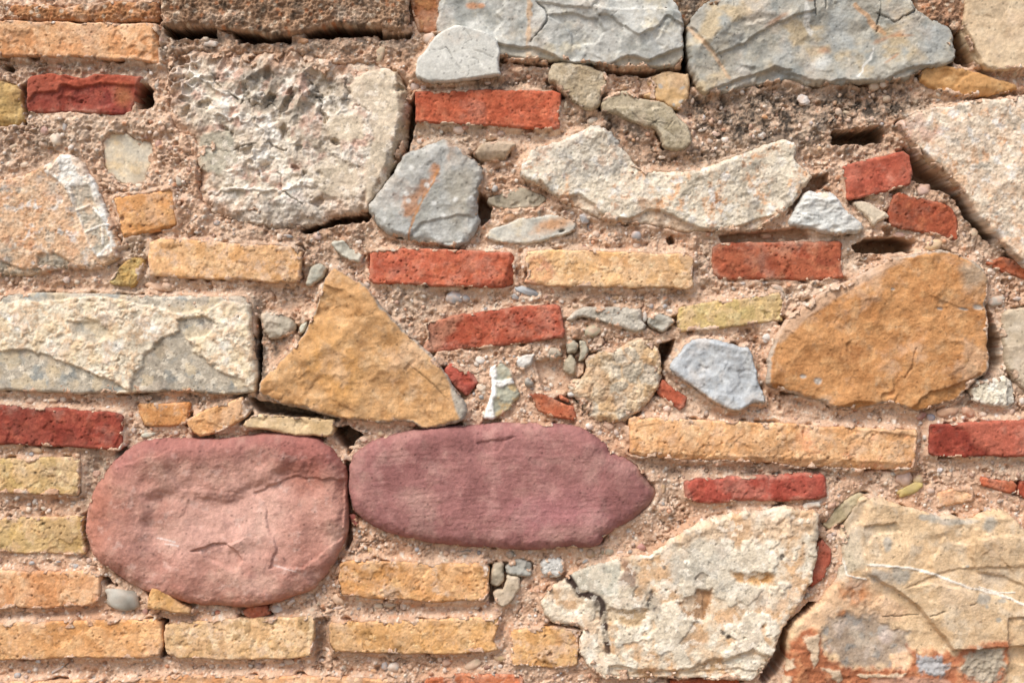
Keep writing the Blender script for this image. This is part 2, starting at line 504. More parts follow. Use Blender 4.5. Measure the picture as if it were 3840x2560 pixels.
brick('D', '972,742 1050,722 1150,708 1285,697 1297,760 1290,775 1240,783 1120,797 1010,808 965,812 985,775', RED,
      'tilted red brick with its left half smeared by mortar', H=34, tilt=(6, 0), crack=.9, R=18,
      custom=dusted('D', '960,700 1060,700 1050,760 1010,790 990,820 960,820', .55, 2, 'b88a6b'))
brick('D', '1556,708 1640,692 1720,683 1790,671 1800,690 1795,720 1798,736 1720,747 1640,755 1560,765 1555,740', ('c9b673', 'b9a45f', 'd7c68e'),
      'tilted olive yellow brick above the blue grey stone', H=46, dust=.35, crack=.1)
brick('D', '1935,378 2020,360 2075,348 2090,358 2096,400 2090,425 2020,445 1945,462 1942,420', ('bd5a3c', 'a9492e', 'c76f50'),
      'half red brick below the square slot', H=46, dust=.1, pits=.08)
brick('D', '2052,447 2065,440 2130,458 2180,470 2205,500 2202,550 2160,545 2100,530 2045,517 2040,490 2045,470', ('a94a30', '8f3b26', 'b9603f'),
      'tilted red brick tucked under the big cream stone', H=34, tilt=(-5, 0), dust=.15)
brick('D', '-100,925 30,932 150,938 270,948 285,955 282,1020 280,1035 200,1028 80,1024 -100,1016', ('98432f', '843528', 'ad5a3f'),
      'dark red brick at the left edge below the crusted slab', H=52, dust=.05)
brick('20', '1190,575 1450,568 1680,560 1690,590 1655,700 1645,760 1480,770 1270,780 1235,720', ('c98d4e', 'b97a3d', 'd6a468'),
      'small ochre brick piece under the crusted slab', H=42, dust=.15, cuts=(cu('20', '1265,790', '1255,560', -.35),), name='brick_fragment')
brick('20', '1655,715 1690,690 1900,600 2150,500 2165,560 2210,640 2180,690 2000,790 1780,870 1720,830 1680,780', ('d9a261', 'c88c49', 'e2b47a'),
      'tilted ochre brick piece leaning on the tan slab', H=62, dust=.1, name='brick_fragment', cuts=(cu('20', '2140,480', '2220,720', -.8),))
def c_olv(t, lst):
    def f(x, y, d, h, col, seed):
        col = mix(col, hx('cfa66a'), .7 * sst(0, .4, fbm(x, y, 70, seed + 70, 3)))
        return spots(lst, '3c3a26')(x, y, d, h, col, seed)
    return f
brick('D', '-100,1057 30,1052 170,1050 187,1058 187,1100 182,1138 100,1136 -100,1130', OLV, 'olive yellow brick at the left edge, upper of two',
      H=46, dust=.5, custom=c_olv('D', [('20', 315, 1180, 14), ('20', 40, 1165, 12)]))
brick('D', '-100,1190 60,1188 190,1184 187,1200 193,1240 199,1270 150,1274 60,1270 -100,1262', ('c8ac6c', 'b89a56', 'd8be88'), 'olive yellow brick at the left edge, smeared with pink mortar',
      H=36, dust=.85, custom=c_olv('D', [('30', 375, 150, 18), ('30', 437, 185, 10)]))
brick('D', '-100,1308 100,1312 200,1310 230,1318 232,1345 226,1380 200,1390 80,1396 -100,1402', OCH, 'ochre brick left of the oval grey pebble', H=54, dust=.5)
brick('D', '-100,1432 150,1425 355,1420 373,1430 376,1480 368,1504 340,1508 150,1510 -100,1518', ('d7a260', 'c48946', 'e3ba82'), 'long ochre brick at the lower left edge', H=56, dust=.4)
brick('D', '380,1435 420,1425 600,1418 715,1414 727,1422 722,1470 714,1508 600,1512 420,1512 380,1500 377,1470', ('e1c08d', 'd3aa70', 'ead1a6'),
      'pale cream brick in the bottom course', H=58, dust=.25)
brick('D', '757,1430 800,1426 1000,1420 1142,1415 1146,1430 1130,1470 1145,1490 1120,1498 950,1500 770,1497 757,1470', ('dcaf6e', 'cc9850', 'e8c58f'),
      'ochre brick with a notched right end in the bottom course', H=58, dust=.25, crack=.8)
brick('D', '778,1295 800,1286 950,1290 1110,1295 1124,1302 1126,1360 1110,1380 1000,1380 850,1372 785,1368 778,1340', ('d6a260', 'c78d48', 'e2b87e'),
      'ochre brick under the purple sandstone', H=58, dust=.2)
brick('32', '35,1085 450,1040 650,1080 655,1110 635,1200 640,1260 620,1400 350,1425 45,1400', ('d2a158', 'c28c45', 'dab377'),
      'short ochre brick with a notch hole beside the cream stone', H=44, dust=.5,
      custom=spots([('32', 385, 1295, 20), ('32', 360, 1305, 14), ('32', 340, 1135, 12), ('32', 600, 1090, 12)]))
def c_b24(x, y, d, h, col, seed):
    col = mix(col, hx('d98b60'), .55 * sst(.1, .4, fbm(x, y, 90, seed + 71, 4)) * sst(2900, 3100, x))
    m = mell(x, y, '23', 270, 860, 70, 60, 0, .4, seed + 72, .5)
    h = h + 6 * m
    m = mell(x, y, '23', 410, 830, 25, 50, 0, .6, seed + 73, .5)
    h = h - 10 * m
    m = mpoly(x, y, '23', '890,800 1000,770 1420,800 1400,850 1000,810 920,860', 5, 8, seed + 74)
    return mix(col, hx('e2b88a'), .6 * m), h + 6 * m
brick('D', '1443,965 1460,956 1700,968 1900,978 2100,985 2107,1000 2100,1070 2085,1080 1900,1075 1700,1060 1470,1050 1447,1040', ('dca96c', 'cf975a', 'eac695'),
      'longest brick, pale ochre, right of the purple sandstone', H=62, custom=c_b24, dust=.2, cuts=(cu('D', '2110,1062', '1440,1036', -.7),), tag='b_pale')
def c_b25(x, y, d, h, col, seed):
    m = sst(-15, 15, sdf(x, y, P('23', '1700,720 2600,680 2600,1040 2030,1030 1900,900 1850,820')) + 18 * fbm(x, y, 60, seed + 9, 3))
    return mix(col, hx('c06650'), .75 * m), h + 6 * m
brick('D', '2133,975 2200,970 2470,955 2470,1046 2250,1048 2145,1047 2132,1040', ('9a3d28', '872f20', 'ad5036'), 'dark and light red brick at the right edge',
      H=54, custom=c_b25, dust=.08)
brick('D', '1573,1105 1600,1098 1750,1090 1880,1084 1895,1092 1898,1140 1880,1147 1760,1150 1600,1155 1575,1145', ('b04a38', '9b3c2c', 'bd6049'),
      'thin red brick below the longest ochre brick', H=54, R=20, E=18, dust=.25, tag='b_red')
brick('D', '255,1562 400,1550 700,1552 920,1560 925,1640 255,1640', OCH, 'ochre brick cut by the bottom edge', H=56)
brick('D', '975,1562 1050,1546 1200,1550 1215,1640 975,1640', ('c9703f', 'b65c32', 'd98a58'), 'orange brick cut by the bottom edge', H=46)
brick('D', '-100,1566 235,1560 240,1640 -100,1640', OCH, 'ochre brick at the bottom left corner', H=56)
brick('D', '1540,1562 1700,1556 1705,1640 1540,1640', RED, 'red brick at the bottom edge under the cream stone', H=22)

FR = dict(name='brick_fragment', H=30, E=10, R=10, dust=.15, scal=4, ssc=60)
brick('23', '1975,1205 2080,1240 2270,1250 2305,1290 2290,1360 2230,1370 2100,1330 1960,1300', ORED, 'small orange red brick chip near the right edge', **FR)
brick('23', '1600,1360 1760,1320 1900,1305 1920,1330 1918,1430 1850,1445 1600,1495', ('dcb07e', 'c98f62', 'e5c498'), 'small pale brick chip above the tan boulder', **FR)
brick('23', '2330,1250 2420,1240 2430,1440 2310,1380', RED, 'red brick chip at the right edge', **FR)
brick('21', '1675,270 1730,210 1930,310 1985,390 1880,515 1800,450 1690,330', ('b5533a', 'a04330', 'c2674b'), 'square red brick chip right of the triangular stone', **FR)
brick('22', '180,485 300,480 450,560 590,600 620,690 600,725 430,700 270,640', ORED, 'curved red brick chip above the purple sandstone', **FR)
brick('22', '455,490 545,535 552,570 460,540', ORED, 'tiny orange brick chip', **FR)
brick('22', '1320,430 1380,350 1450,420 1600,515 1580,600 1530,635 1420,570 1330,490', ('b4533a', '9f422c', 'c2664a'), 'red brick chip left of the blue grey stone', **FR)
brick('33', '540,320 590,290 665,370 655,470 600,640 480,720 430,650 490,500', ('b5573a', 'a3462d', 'c06a48'), 'upright red brick chip between the two large lower stones', **FR)
brick('13', '2010,830 2190,780 2480,900 2480,1020 2150,910', ('c2603a', 'ad4d2c', 'd07a50'), 'thin orange red brick chip at the right edge', **FR)
brick('D', '552,1405 575,1390 610,1393 622,1410 595,1423 570,1418', ORED, 'orange brick chip under the pink sandstone', **FR)
brick('31', '830,80 880,70 935,150 900,190 855,150', ('b0614f', '9a5040', 'bd7663'), 'pinkish brick chip between the two sandstones', **FR)
FR2 = dict(FR); FR2.update(H=82, E=8, film=0)
brick('30', '1345,700 1390,710 1500,760 1690,895 1690,930 1600,915 1310,880 1310,840', ('d8aa62', 'c8964d', 'e0bb80'), 'pointed ochre chip under the pink sandstone', **FR2)

# ------------------------------------------------------------------ crumbled courses at the top
def crumb_custom(dark):
    def f(x, y, d, h, col, seed):
        f1, f2, ci = cells(x, y, 20, seed + 80)
        b = sst(.5, .1, f1)
        h = h + 7 * b * (ci > .45)
        g = (ci < .16) * sst(.5, .3, f1)
        col = mix(col, hx('d8c3a8'), .8 * g)
        g = ((ci > .16) & (ci < .3)) * sst(.5, .3, f1)
        col = mix(col, hx('b87a4c'), .8 * g)
        s = sst(.0, .45, fbm(x, y, 60, seed + 81, 4, .65) + dark)
        return mix(col, hx('40372e'), .8 * s), h
    return f
piece('brick', P('00', '25,150 110,20 330,32 560,62 760,16 1100,10 1400,12 1415,110 1400,203 700,193 50,182'), 'mortar', H=52, E=24, R=24,
      cols=('b98352', '9f6a3e', 'c99a6c'), label='crumbling orange brick at the top left corner', rough=20, rsc=50, warp=8, custom=crumb_custom(-.12), dust=.5)
piece('brick', P('D', '375,-60 942,-60 940,52 925,80 880,66 800,64 720,68 690,84 620,86 590,80 540,72 470,63 400,67 372,58'), 'mortar', H=78, E=26, R=26,
      cols=('a98768', '8d6d52', 'bd9d7e'), label='dark lichen stained crumbling course overhanging black slits at the top', rough=24, rsc=60, warp=8,
      custom=crumb_custom(.04), dust=.5)
piece('stone', P('D', '1505,-50 1700,-50 1650,30 1600,48 1580,62 1545,48 1512,44'), 'mortar', H=70, E=26, R=24,
      cols=('8f7358', '745d48', 'a88a6a'), label='dark crumbly lump over the joint of the two grey top stones', rough=20, rsc=40, warp=8, custom=crumb_custom(.2), dust=.2)
piece('stone', P('D', '2065,-50 2235,-50 2222,30 2200,80 2150,66 2110,40'), 'mortar', H=58, E=26, R=24,
      cols=('b58c6c', '96704f', 'c7a382'), label='pinkish crumbly lump between grey stone and tan corner stone', rough=20, rsc=40, warp=8, custom=crumb_custom(.0), dust=.3)

# ------------------------------------------------------------------ big stones
def limestone_rim(c, w=16, amt=.8):
    def f(x, y, d, h, col, seed):
        m = sst(w, w * .3, d + w * 1.2 * fbm(x, y, 70, seed + 90, 3))
        return mix(col, hx(c), amt * m), h
    return f

# rough grey and white limestone, upper left
def c_s1(x, y, d, h, col, seed):
    # ragged relief with holes
    ux = x + 40 * fbm(x, y, 120, seed + 85, 3); uy = y + 40 * fbm(x, y, 120, seed + 86, 3)
    rg = 1 - np.abs(fbm(ux, uy, 190, seed + 90, 5, .62)) * 2.4
    h = h + 20 * (rg - .5)
    sp = scallop(ux, uy, 130, seed + 87, .7, .9)
    h = h + 20 * (sp - .35)
    col = mix(col, hx('8d8270'), .55 * sst(.5, .1, rg)); col = mix(col, hx('e6dccb'), .5 * sst(.75, .98, rg))
    f1, f2, ci = cells(x + 12 * fbm(x, y, 30, seed + 91, 2), y + 12 * fbm(x, y, 30, seed + 92, 2), 62, seed + 93)
    hole = (ci < .07) * sst(.30, .10, f1 + .25 * fbm(x, y, 18, seed + 89, 2))
    h = h - 26 * hole
    # grey cleft part above
    g = mpoly(x, y, 'D', '470,110 700,110 800,150 830,200 760,260 640,270 560,240 500,200', 25, 40, seed + 94, 90)
    gr = scallop(x, y, 60, seed + 95, .5, .5)
    h = h + g * (46 * (gr - .4))
    col = mix(col, hx('8f8678'), .85 * g)
    col = mix(col, hx('6f6656'), .6 * g * sst(.1, .5, fbm(x, y, 45, seed + 96, 3)))
    # pink mortar film
    p = sst(.0, .25, fbm(x, y, 100, seed + 97, 5, .65) - .02)
    col = mix(col, hx('d3ae98'), .88 * p)
    # white calcite crust
    w = mpoly(x, y, 'D', '385,150 420,118 455,125 460,175 430,230 390,240', 10, 25, seed + 98)
    w2 = mpoly(x, y, 'D', '560,290 620,270 650,320 610,370 560,360 600,330', 10, 30, seed + 99)
    w3 = mpoly(x, y, 'D', '660,410 740,400 780,420 720,440 690,470 640,470', 10, 30, seed + 100)
    w4 = sst(.12, .32, fbm(x, y, 90, seed + 101, 5, .66))
    ww = np.maximum.reduce([w, w2, .7 * w3, .8 * w4])
    col = mix(col, hx('f4ede0'), .95 * ww)
    f1, f2, ci = cells(x, y, 40, seed + 102)
    h = h + w * (10 - 26 * sst(.08, .3, f2 - f1))
    # smooth cream faces
    for (cx, cy, rx, ry) in [(565, 348, 14, 11), (742, 192, 22, 30), (655, 300, 16, 9), (730, 465, 8, 14), (690, 340, 8, 8), (775, 330, 10, 7), (415, 140, 10, 14), (615, 165, 8, 26), (470, 240, 7, 16), (520, 300, 12, 8), (610, 385, 18, 9), (660, 240, 26, 7)]:
        m = mell(x, y, 'D', cx, cy, rx * 1.3, ry, (cx * 7) % 180, 1.3, seed + cx, .6, 34); h = h - 22 * m; col = mix(col, hx('8b8070'), .4 * m)
    for i, s_ in enumerate(['480,150 500,200 560,235 640,250', '540,130 565,190 560,240', '690,130 700,180 735,215 745,270', '470,330 520,350 600,330 660,345', '640,380 650,440 700,470', '790,165 800,230 845,255']):
        l = mline(x, y, 'D', s_, 3.0, seed + 120 + i, 26, .3); h = h - 12 * l; col = col * (1 - .5 * l[:, None])
    for i, s_ in enumerate(['385,200 430,150 470,190 520,215 600,220', '590,280 615,320 575,365 600,400', '480,445 540,425 620,440 690,425 760,415', '500,260 560,275 610,270']):
        l = mline(x, y, 'D', s_, 7, seed + 130 + i, 30); h = h + 9 * l; col = mix(col, hx('f0e8da'), .85 * l)
    e = sst(110, 10, d + 70 * fbm(x, y, 70, seed + 140, 3)) * sst(1500, 1200, x)
    col = mix(col, hx('cda788'), .9 * e)
    for i, q in enumerate(['755,275 790,262 835,268 832,318 800,330 758,318', '700,392 780,378 830,395 832,440 780,462 738,440', '800,200 850,165 912,158 918,250 895,330 880,400 845,470 838,400 858,330 850,260 820,240', '455,310 530,300 545,370 500,400 455,390']):
        m = mpoly(x, y, 'D', q, 7, 18, seed + 103 + i)
        col = mix(col, hx('d9c8ac') if i != 3 else hx('b5ae98'), .9 * m)
        lv = np.median(h[m > .5]) if (m > .5).any() else 0
        h = h + m * .7 * (lv + 8 - h)
    # tan flank on the right
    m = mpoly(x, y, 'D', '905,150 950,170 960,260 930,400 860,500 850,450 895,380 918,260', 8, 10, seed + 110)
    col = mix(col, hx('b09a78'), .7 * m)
    lm = mpoly(x, y, 'D', '560,470 640,460 740,480 740,530 620,535 520,510', 14, 22, seed + 111)
    col = mix(col, hx('b9b3a6'), .7 * lm)
    return col, h
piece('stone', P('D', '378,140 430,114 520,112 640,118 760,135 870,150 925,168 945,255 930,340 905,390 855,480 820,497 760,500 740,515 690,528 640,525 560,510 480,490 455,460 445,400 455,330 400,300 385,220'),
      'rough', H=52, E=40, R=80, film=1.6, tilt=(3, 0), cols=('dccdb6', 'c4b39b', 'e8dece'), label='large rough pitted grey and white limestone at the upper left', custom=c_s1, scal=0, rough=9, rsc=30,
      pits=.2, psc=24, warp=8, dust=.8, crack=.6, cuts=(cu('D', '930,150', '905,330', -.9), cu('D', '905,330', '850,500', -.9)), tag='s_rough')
piece('stone', P('D', '232,312 300,302 352,335 345,390 325,425 270,425 238,392'), 'lime', H=14, E=12, R=20, cols=('d3c5aa', 'c8c0ad', 'dcc294'),
      label='small pale stone nearly flush with the pink mortar', warp=8, dust=.95, scal=6, ssc=80)
def c_cream(amt=.55):
    def f(x, y, d, h, col, seed):
        col = mix(col, hx('e2b183'), amt * 1.7 * sst(.02, .3, fbm(x, y, 80, seed + 90, 5, .7)))
        col = mix(col, hx('c58a58'), .75 * sst(.22, .4, fbm(x, y, 60, seed + 91, 4, .65)))
        col = mix(col, hx('e6e2da'), .8 * sst(.1, .3, fbm(x, y, 50, seed + 92, 4, .6)))
        col = mix(col, hx('b1a999'), .7 * sst(.1, .35, fbm(x, y, 75, seed + 93, 4, .65)))
        h = h + 4 * fbm(x, y, 14, seed + 94, 3, .7)
        return col, h
    return f
def c_s3(x, y, d, h, col, seed):
    col, h = c_cream(.7)(x, y, d, h, col, seed + 40)
    col = mix(col, hx('c98f62'), .7 * sst(.05, .35, fbm(x, y, 80, seed + 90, 5, .65)))
    col = mix(col, hx('b0a48c'), .55 * sst(.2, .5, fbm(x, y, 110, seed + 91, 4)))
    m = mpoly(x, y, 'D', '110,395 150,345 195,362 245,470 268,565 250,590 228,592 210,570 180,490 150,430', 6, 8, seed + 92)
    wv = hx('efe9dd'); gv = hx('b9ae98')
    n = fbm(x, y, 45, seed + 93, 3)
    low = mpoly(x, y, 'D', '165,430 205,425 255,560 225,585 200,540 180,480', 5, 6, seed + 94)
    col = mix(col, wv, m); col = mix(col, gv, .9 * low * m)
    for i, s in enumerate(['640,230 690,520 780,740', '640,390 800,330 940,480', '700,600 860,520 960,500', '910,530 910,670', '480,130 620,230']):
        l = mline(x, y, '10', s, 4.5, seed + 95 + i, 4)
        col = mix(col, wv, .95 * l * m); h = h + 5 * l * m
    h = h + m * (6 - 8 * low) + 6 * m * n * (1 - low)
    b = mpoly(x, y, '10', '-60,800 40,830 200,890 340,880 350,770 480,750 600,810 700,890 850,910 1060,800 1100,960 0,1010', 5, 8, seed + 101)
    col = mix(col, hx('a89f8b'), .85 * b)
    return col, h - 10 * b
piece('stone', P('D', '-100,430 50,405 110,375 140,350 190,365 215,410 240,460 275,555 270,600 230,622 150,612 60,640 0,635 -100,625'), 'rough', H=56, E=28, R=30,
      cols=('dfb88f', 'd5ab80', 'e6cbaa'), label='peach stone with a white calcite vein at the left edge', custom=c_s3, rough=9, rsc=50, scal=14, ssc=200, pits=.08, dust=.3, warp=6)
def c_s4(x, y, d, h, col, seed):
    g = np.maximum.reduce([
        mpoly(x, y, 'D', '-100,808 60,803 110,815 200,848 300,896 200,920 -100,920', 4, 14, seed + 90, 50),
        mpoly(x, y, 'D', '-100,660 590,660 590,700 555,698 520,690 480,715 420,720 330,700 250,680 120,690 -100,700', 4, 12, seed + 91, 60),
        mpoly(x, y, 'D', '300,895 330,830 370,780 430,760 440,790 480,830 520,860 560,880 590,920 300,920', 7, 30, seed + 92, 50) * .95,
        mpoly(x, y, 'D', '410,735 470,725 500,745 480,770 440,780 415,765', 4, 12, seed + 93, 60),
        mpoly(x, y, 'D', '160,740 230,740 260,770 220,790 180,775', 8, 16, seed + 94, 60) * .7])
    wr = np.abs(fbm(x + 20 * fbm(x, y, 30, seed + 88, 3), y + 20 * fbm(x, y, 30, seed + 89, 3), 70, seed + 95, 4, .65))
    worm = sst(.16, .03, wr)
    crust = 1 - g
    holes = crust * sst(.3, .5, fbm(x, y, 55, seed + 96, 4, .6))
    g = np.clip(g + .7 * holes, 0, 1); crust = 1 - g
    grey = mix(np.broadcast_to(hx('b9ae9a'), col.shape), hx('9a9b94'), sst(.0, .4, fbm(x, y, 60, seed + 97, 4)))
    grey = mix(grey, hx('cbb48f'), .5 * sst(.1, .4, fbm(x, y, 80, seed + 98, 3)))
    cr = mix(np.broadcast_to(hx('eadcc0'), col.shape), hx('dfc09a'), .75 * sst(.05, .4, fbm(x, y, 40, seed + 99, 4)))
    cr = mix(cr, hx('f5eee0'), .9 * sst(.1, .4, fbm(x, y, 90, seed + 100, 3)))
    cr = mix(cr, hx('d8b083'), .6 * worm)
    col = mix(grey, cr, crust)
    h = h + 12 * crust + crust * (5 * worm * sst(-.2, .3, fbm(x, y, 110, seed + 102, 2)) + 6 * fbm(x, y, 24, seed + 101, 3))
    return col, h
piece('stone', P('D', '-100,683 100,672 250,675 400,680 560,680 575,695 582,760 590,860 588,900 540,908 400,898 200,905 50,900 -100,890'), 'rough', H=58, E=18, R=16,
      cols=('e2cfab', 'd3bd94', 'ece0c8'), label='long flat slab with cream crust over grey stone at the left', custom=c_s4, rough=4, scal=6, ssc=220, dust=.1, warp=3, ck=.08,
      cuts=(cu('D', '-100,710', '600,700', .0), cu('D', '565,660', '580,920', -.5)))
# ochre triangle
def c_s5(x, y, d, h, col, seed):
    col = mix(col, hx('a2703c'), .5 * sst(.1, .4, fbm(x, y, 120, seed + 81, 5, .65))); col = mix(col, hx('d8b484'), .35 * sst(.12, .4, fbm(x, y, 90, seed + 82, 5, .65))); col = mix(col, hx('b3a68e'), .2 * sst(.25, .45, fbm(x, y, 70, seed + 83, 4, .6)))
    col, h = limestone_rim('a8a69c', 9, .75)(x, y, d, h, col, seed)
    m = mpoly(x, y, 'D', '1030,870 1085,935 1060,970 1040,920', 6, 6, seed + 91)
    col = mix(col, hx('a9a9a0'), .8 * m)
    y2 = mell(x, y, 'D', 770, 850, 60, 110, -25, .7, seed + 92, .8, 90)
    col = mix(col, hx('d39a45'), .45 * y2)
    m = mpoly(x, y, 'D', '765,605 870,700 850,730 800,700 700,720 730,650', 12, 14, seed + 93)
    h = h + 6 * m
    l = mline(x, y, '21', '1280,130 1400,240 1560,370 1750,560', 2.2, seed + 94, 5, .3)
    return col * (1 - .5 * l[:, None]), h - 3 * l
piece('stone', P('D', '765,613 800,628 850,668 880,705 930,762 990,812 1040,880 1075,935 1060,965 1010,982 980,985 940,970 870,970 800,962 720,945 640,925 592,905 605,870 660,815 700,770 720,720 740,660'),
      'lime', H=68, E=22, R=22, cols=('d0a168', 'bd8c52', 'dcb684'), label='large triangular ochre stone pointing upwards', custom=c_s5, scal=32, ssc=110, sax=1.5, sang=.3, terr=3, tsc=160, rough=5, rsc=50,
      dust=.1, warp=5, mat='rough', tilt=(0, 0), cuts=(cu('D', '740,600', '610,890', .0),), tag='s_tri')
def c_s6(x, y, d, h, col, seed):
    r = mpoly(x, y, '11', '1620,0 1660,60 1560,200 1480,300 1420,470 1300,450 1330,300 1440,180 1560,60', 12, 34, seed + 90, 50)
    r2 = mpoly(x, y, '11', '1180,240 1330,180 1500,200 1400,300 1250,290', 12, 40, seed + 91, 50)
    r3 = mpoly(x, y, '01', '1710,1250 1790,1220 1800,1340 1720,1400', 10, 25, seed + 92)
    col = mix(col, hx('b87a44'), .8 * np.maximum(r, .0)); col = mix(col, hx('b58a62'), .6 * r3)
    col = mix(col, hx('7a625c'), .55 * r2 * sst(-.1, .3, fbm(x, y, 40, seed + 93, 3)))
    col = mix(col, hx('9a8f78'), .6 * mell(x, y, 'D', 1060, 440, 40, 90, 15, .7, seed + 94, .8))
    f1, f2, ci = cells(x, y, 46, seed + 95)
    col = mix(col, hx('dcdcd6'), .8 * (ci < .22) * sst(.3, .12, f1))
    m = mpoly(x, y, '11', '1360,620 1500,480 1800,420 1960,430 2000,480 1900,640 1600,700', 5, 8, seed + 96)
    h = h - 9 * m
    l = mline(x, y, '11', '1640,20 1420,440 1370,640', 4, seed + 97, 8)
    return mix(col, hx('c98a48'), .7 * l), h
piece('stone', P('D', '1025,318 1060,340 1110,385 1100,440 1098,490 1105,510 1080,555 1050,568 1010,562 975,560 930,545 880,530 850,500 845,470 870,440 905,395 930,355 960,340'),
      'lime', H=70, E=36, R=40, cols=('b3b3ad', 'a6a59b', 'c6c6c0'), label='blue grey stone with a rusty orange streak, centre left', custom=c_s6, scal=18, ssc=110, rough=7, dust=.05, warp=5, tag='s_rust',
      cuts=(cu('D', '1110,380', '1095,500', -.6),))
piece('stone', P('D', '1115,545 1130,525 1200,500 1270,490 1325,508 1320,530 1270,550 1200,560 1120,552'), 'lime', H=40, E=14, R=14, cols=('c9c5b7', 'b9b6aa', 'd8c8a8'),
      label='flat pale sliver with a rusty right tip below the cream stone', dust=.1, scal=8, ssc=70,
      custom=lambda x, y, d, h, c, s: (mix(mix(c, hx('cf8f4c'), .75 * mell(x, y, '12', 400, 500, 180, 70, -15, .8, s, .8)), hx('3a342c'), .9 * mell(x, y, '12', 485, 555, 32, 16, -15, .4, s + 2)),
                                       h - 9 * mell(x, y, '12', 485, 555, 34, 18, -15, .4, s + 2)))
def c_s8(x, y, d, h, col, seed):
    col, h = c_cream()(x, y, d, h, col, seed)
    m = mpoly(x, y, 'D', '1200,340 1380,285 1440,330 1440,400 1330,420 1240,400', 20, 30, seed + 95, 80)
    col = mix(col, hx('c6c1b5'), .5 * m)
    b = mpoly(x, y, '12', '300,130 420,260 640,240 760,330 860,440 1080,460 1250,380 1360,380 1500,440 1650,520 1900,560 2060,510 2350,420 2300,700 1300,700 300,400', 5, 14, seed + 96, 60)
    col = mix(col, hx('cf9e72'), .5 * b)
    return col, h - b * 16
piece('stone', P('D', '1212,345 1290,320 1370,290 1420,310 1440,360 1470,390 1560,400 1620,385 1680,360 1750,340 1790,315 1830,330 1820,370 1870,405 1850,430 1815,470 1790,500 1740,530 1660,538 1560,535 1460,515 1380,505 1340,480 1300,470 1260,440 1200,410 1195,380'),
      'rough', H=62, E=22, R=24, cols=('ddd0b8', 'd3c6ad', 'e8ddc8'), label='big cream stone with a saddle shaped top, upper centre', custom=c_s8, scal=24, ssc=130, rough=7, rsc=46, warp=7, dust=.15, crack=.3,
      tilt=(0, -2.5), tag='s_cream')
piece('stone', P('D', '1120,450 1200,425 1262,452 1240,478 1150,482 1115,470'), 'lime', H=20, E=14, R=16, cols=('a89c85', '958a74', 'b9ae98'), label='grey brown wedge below the left end of the cream stone', scal=12, ssc=50, dust=.3, terr=4, tsc=60)
def c_s10(x, y, d, h, col, seed):
    col = mix(col, hx('d9c3a0'), .6 * sst(.2, .45, fbm(x, y, 60, seed + 90, 4)))
    return col, h + 9 * (1 - 2.4 * np.abs(fbm(x, y, 60, seed + 91, 4, .5, 1.6, .7)))
piece('stone', P('13', '270,470 340,330 430,200 560,205 660,215 740,290 800,370 900,470 950,550 900,590 740,590 560,580 420,530 290,510'), 'lime', H=60, E=26, R=26,
      cols=('d3d2cb', 'c2c3be', 'dfddd5'), label='small crinkled white stone below the right end of the cream stone', custom=c_s10, scal=16, ssc=80, crack=.8, rough=8, dust=.05)
piece('stone', P('13', '840,310 900,280 1020,310 1150,390 1170,440 1080,460 1030,520 970,450 900,370'), 'lime', H=40, E=16, R=16, cols=('d9c9ae', 'cdb494', 'e4d8c2'),
      label='small cream chip between the white stone and the red bricks', scal=12, ssc=60, dust=.15)
def c_s12(x, y, d, h, col, seed):
    col = mix(col, hx('a2703c'), .5 * sst(.1, .4, fbm(x, y, 120, seed + 81, 5, .65))); col = mix(col, hx('d8b484'), .35 * sst(.12, .4, fbm(x, y, 90, seed + 82, 5, .65))); col = mix(col, hx('b3a68e'), .2 * sst(.25, .45, fbm(x, y, 70, seed + 83, 4, .6)))
    col, h = limestone_rim('b5b0a4', 12, .75)(x, y, d, h, col, seed)
    m = mpoly(x, y, 'D', '1750,760 1860,680 1960,630 2060,585 2075,600 1960,660 1850,730 1790,790', 8, 10, seed + 91)
    col = mix(col, hx('cba98a'), .75 * m)
    m = mell(x, y, 'D', 2235, 630, 40, 40, 40, .5, seed + 92, .6)
    col = mix(col, hx('a79b86'), .65 * m)
    m = mell(x, y, '23', 800, 120, 190, 110, 0, .8, seed + 93, .9)
    f1, f2, ci = cells(x, y, 15, seed + 94)
    col = mix(col, hx('7c4a26'), .75 * m * (ci < .35) * sst(.5, .2, f1))
    col = mix(col, hx('8f5a2c'), .35 * m)
    for q in [('13', 1940, 1230, 55, 28), ('13', 1800, 1245, 45, 12), ('23', 520, 370, 38, 30), ('23', 390, 330, 30, 20), ('13', 1590, 1240, 28, 12), ('13', 1180, 1070, 20, 12)]:
        mm = mell(x, y, q[0], q[1], q[2], q[3], q[4], 10, .5, seed + int(q[1]), .5)
        col = mix(col, hx('b5b3ab'), .8 * mm); h = h - 4 * mm
    l = mline(x, y, '23', '1380,80 1350,250 1280,340', 4, seed + 95, 12)
    h = h - 6 * l
    b = mpoly(x, y, '23', '70,400 200,400 260,480 400,530 480,520 650,620 800,560 1000,560 1300,660 1500,460 1700,420 1950,300 1900,800 60,800', 4, 10, seed + 96)
    h = h - 14 * b
    return mix(col, hx('a9722f'), .3 * b), h
piece('stone', P('D', '2165,572 2215,590 2262,625 2265,700 2268,850 2230,880 2200,920 2110,945 2050,930 1990,935 1920,945 1880,920 1770,890 1757,880 1765,810 1790,745 1860,690 1950,640 2050,590 2120,580'),
      'lime', H=72, E=24, R=24, cols=('c68f54', 'b37b42', 'd3a268'), label='big rounded ochre boulder at the right', custom=c_s12, scal=24, ssc=140, sax=1.3, terr=5, tsc=170, rough=8, rsc=45,
      dust=.05, warp=5, mat='rough', cuts=(cu('D', '1755,880', '1800,740', .0),), tag='s_och')
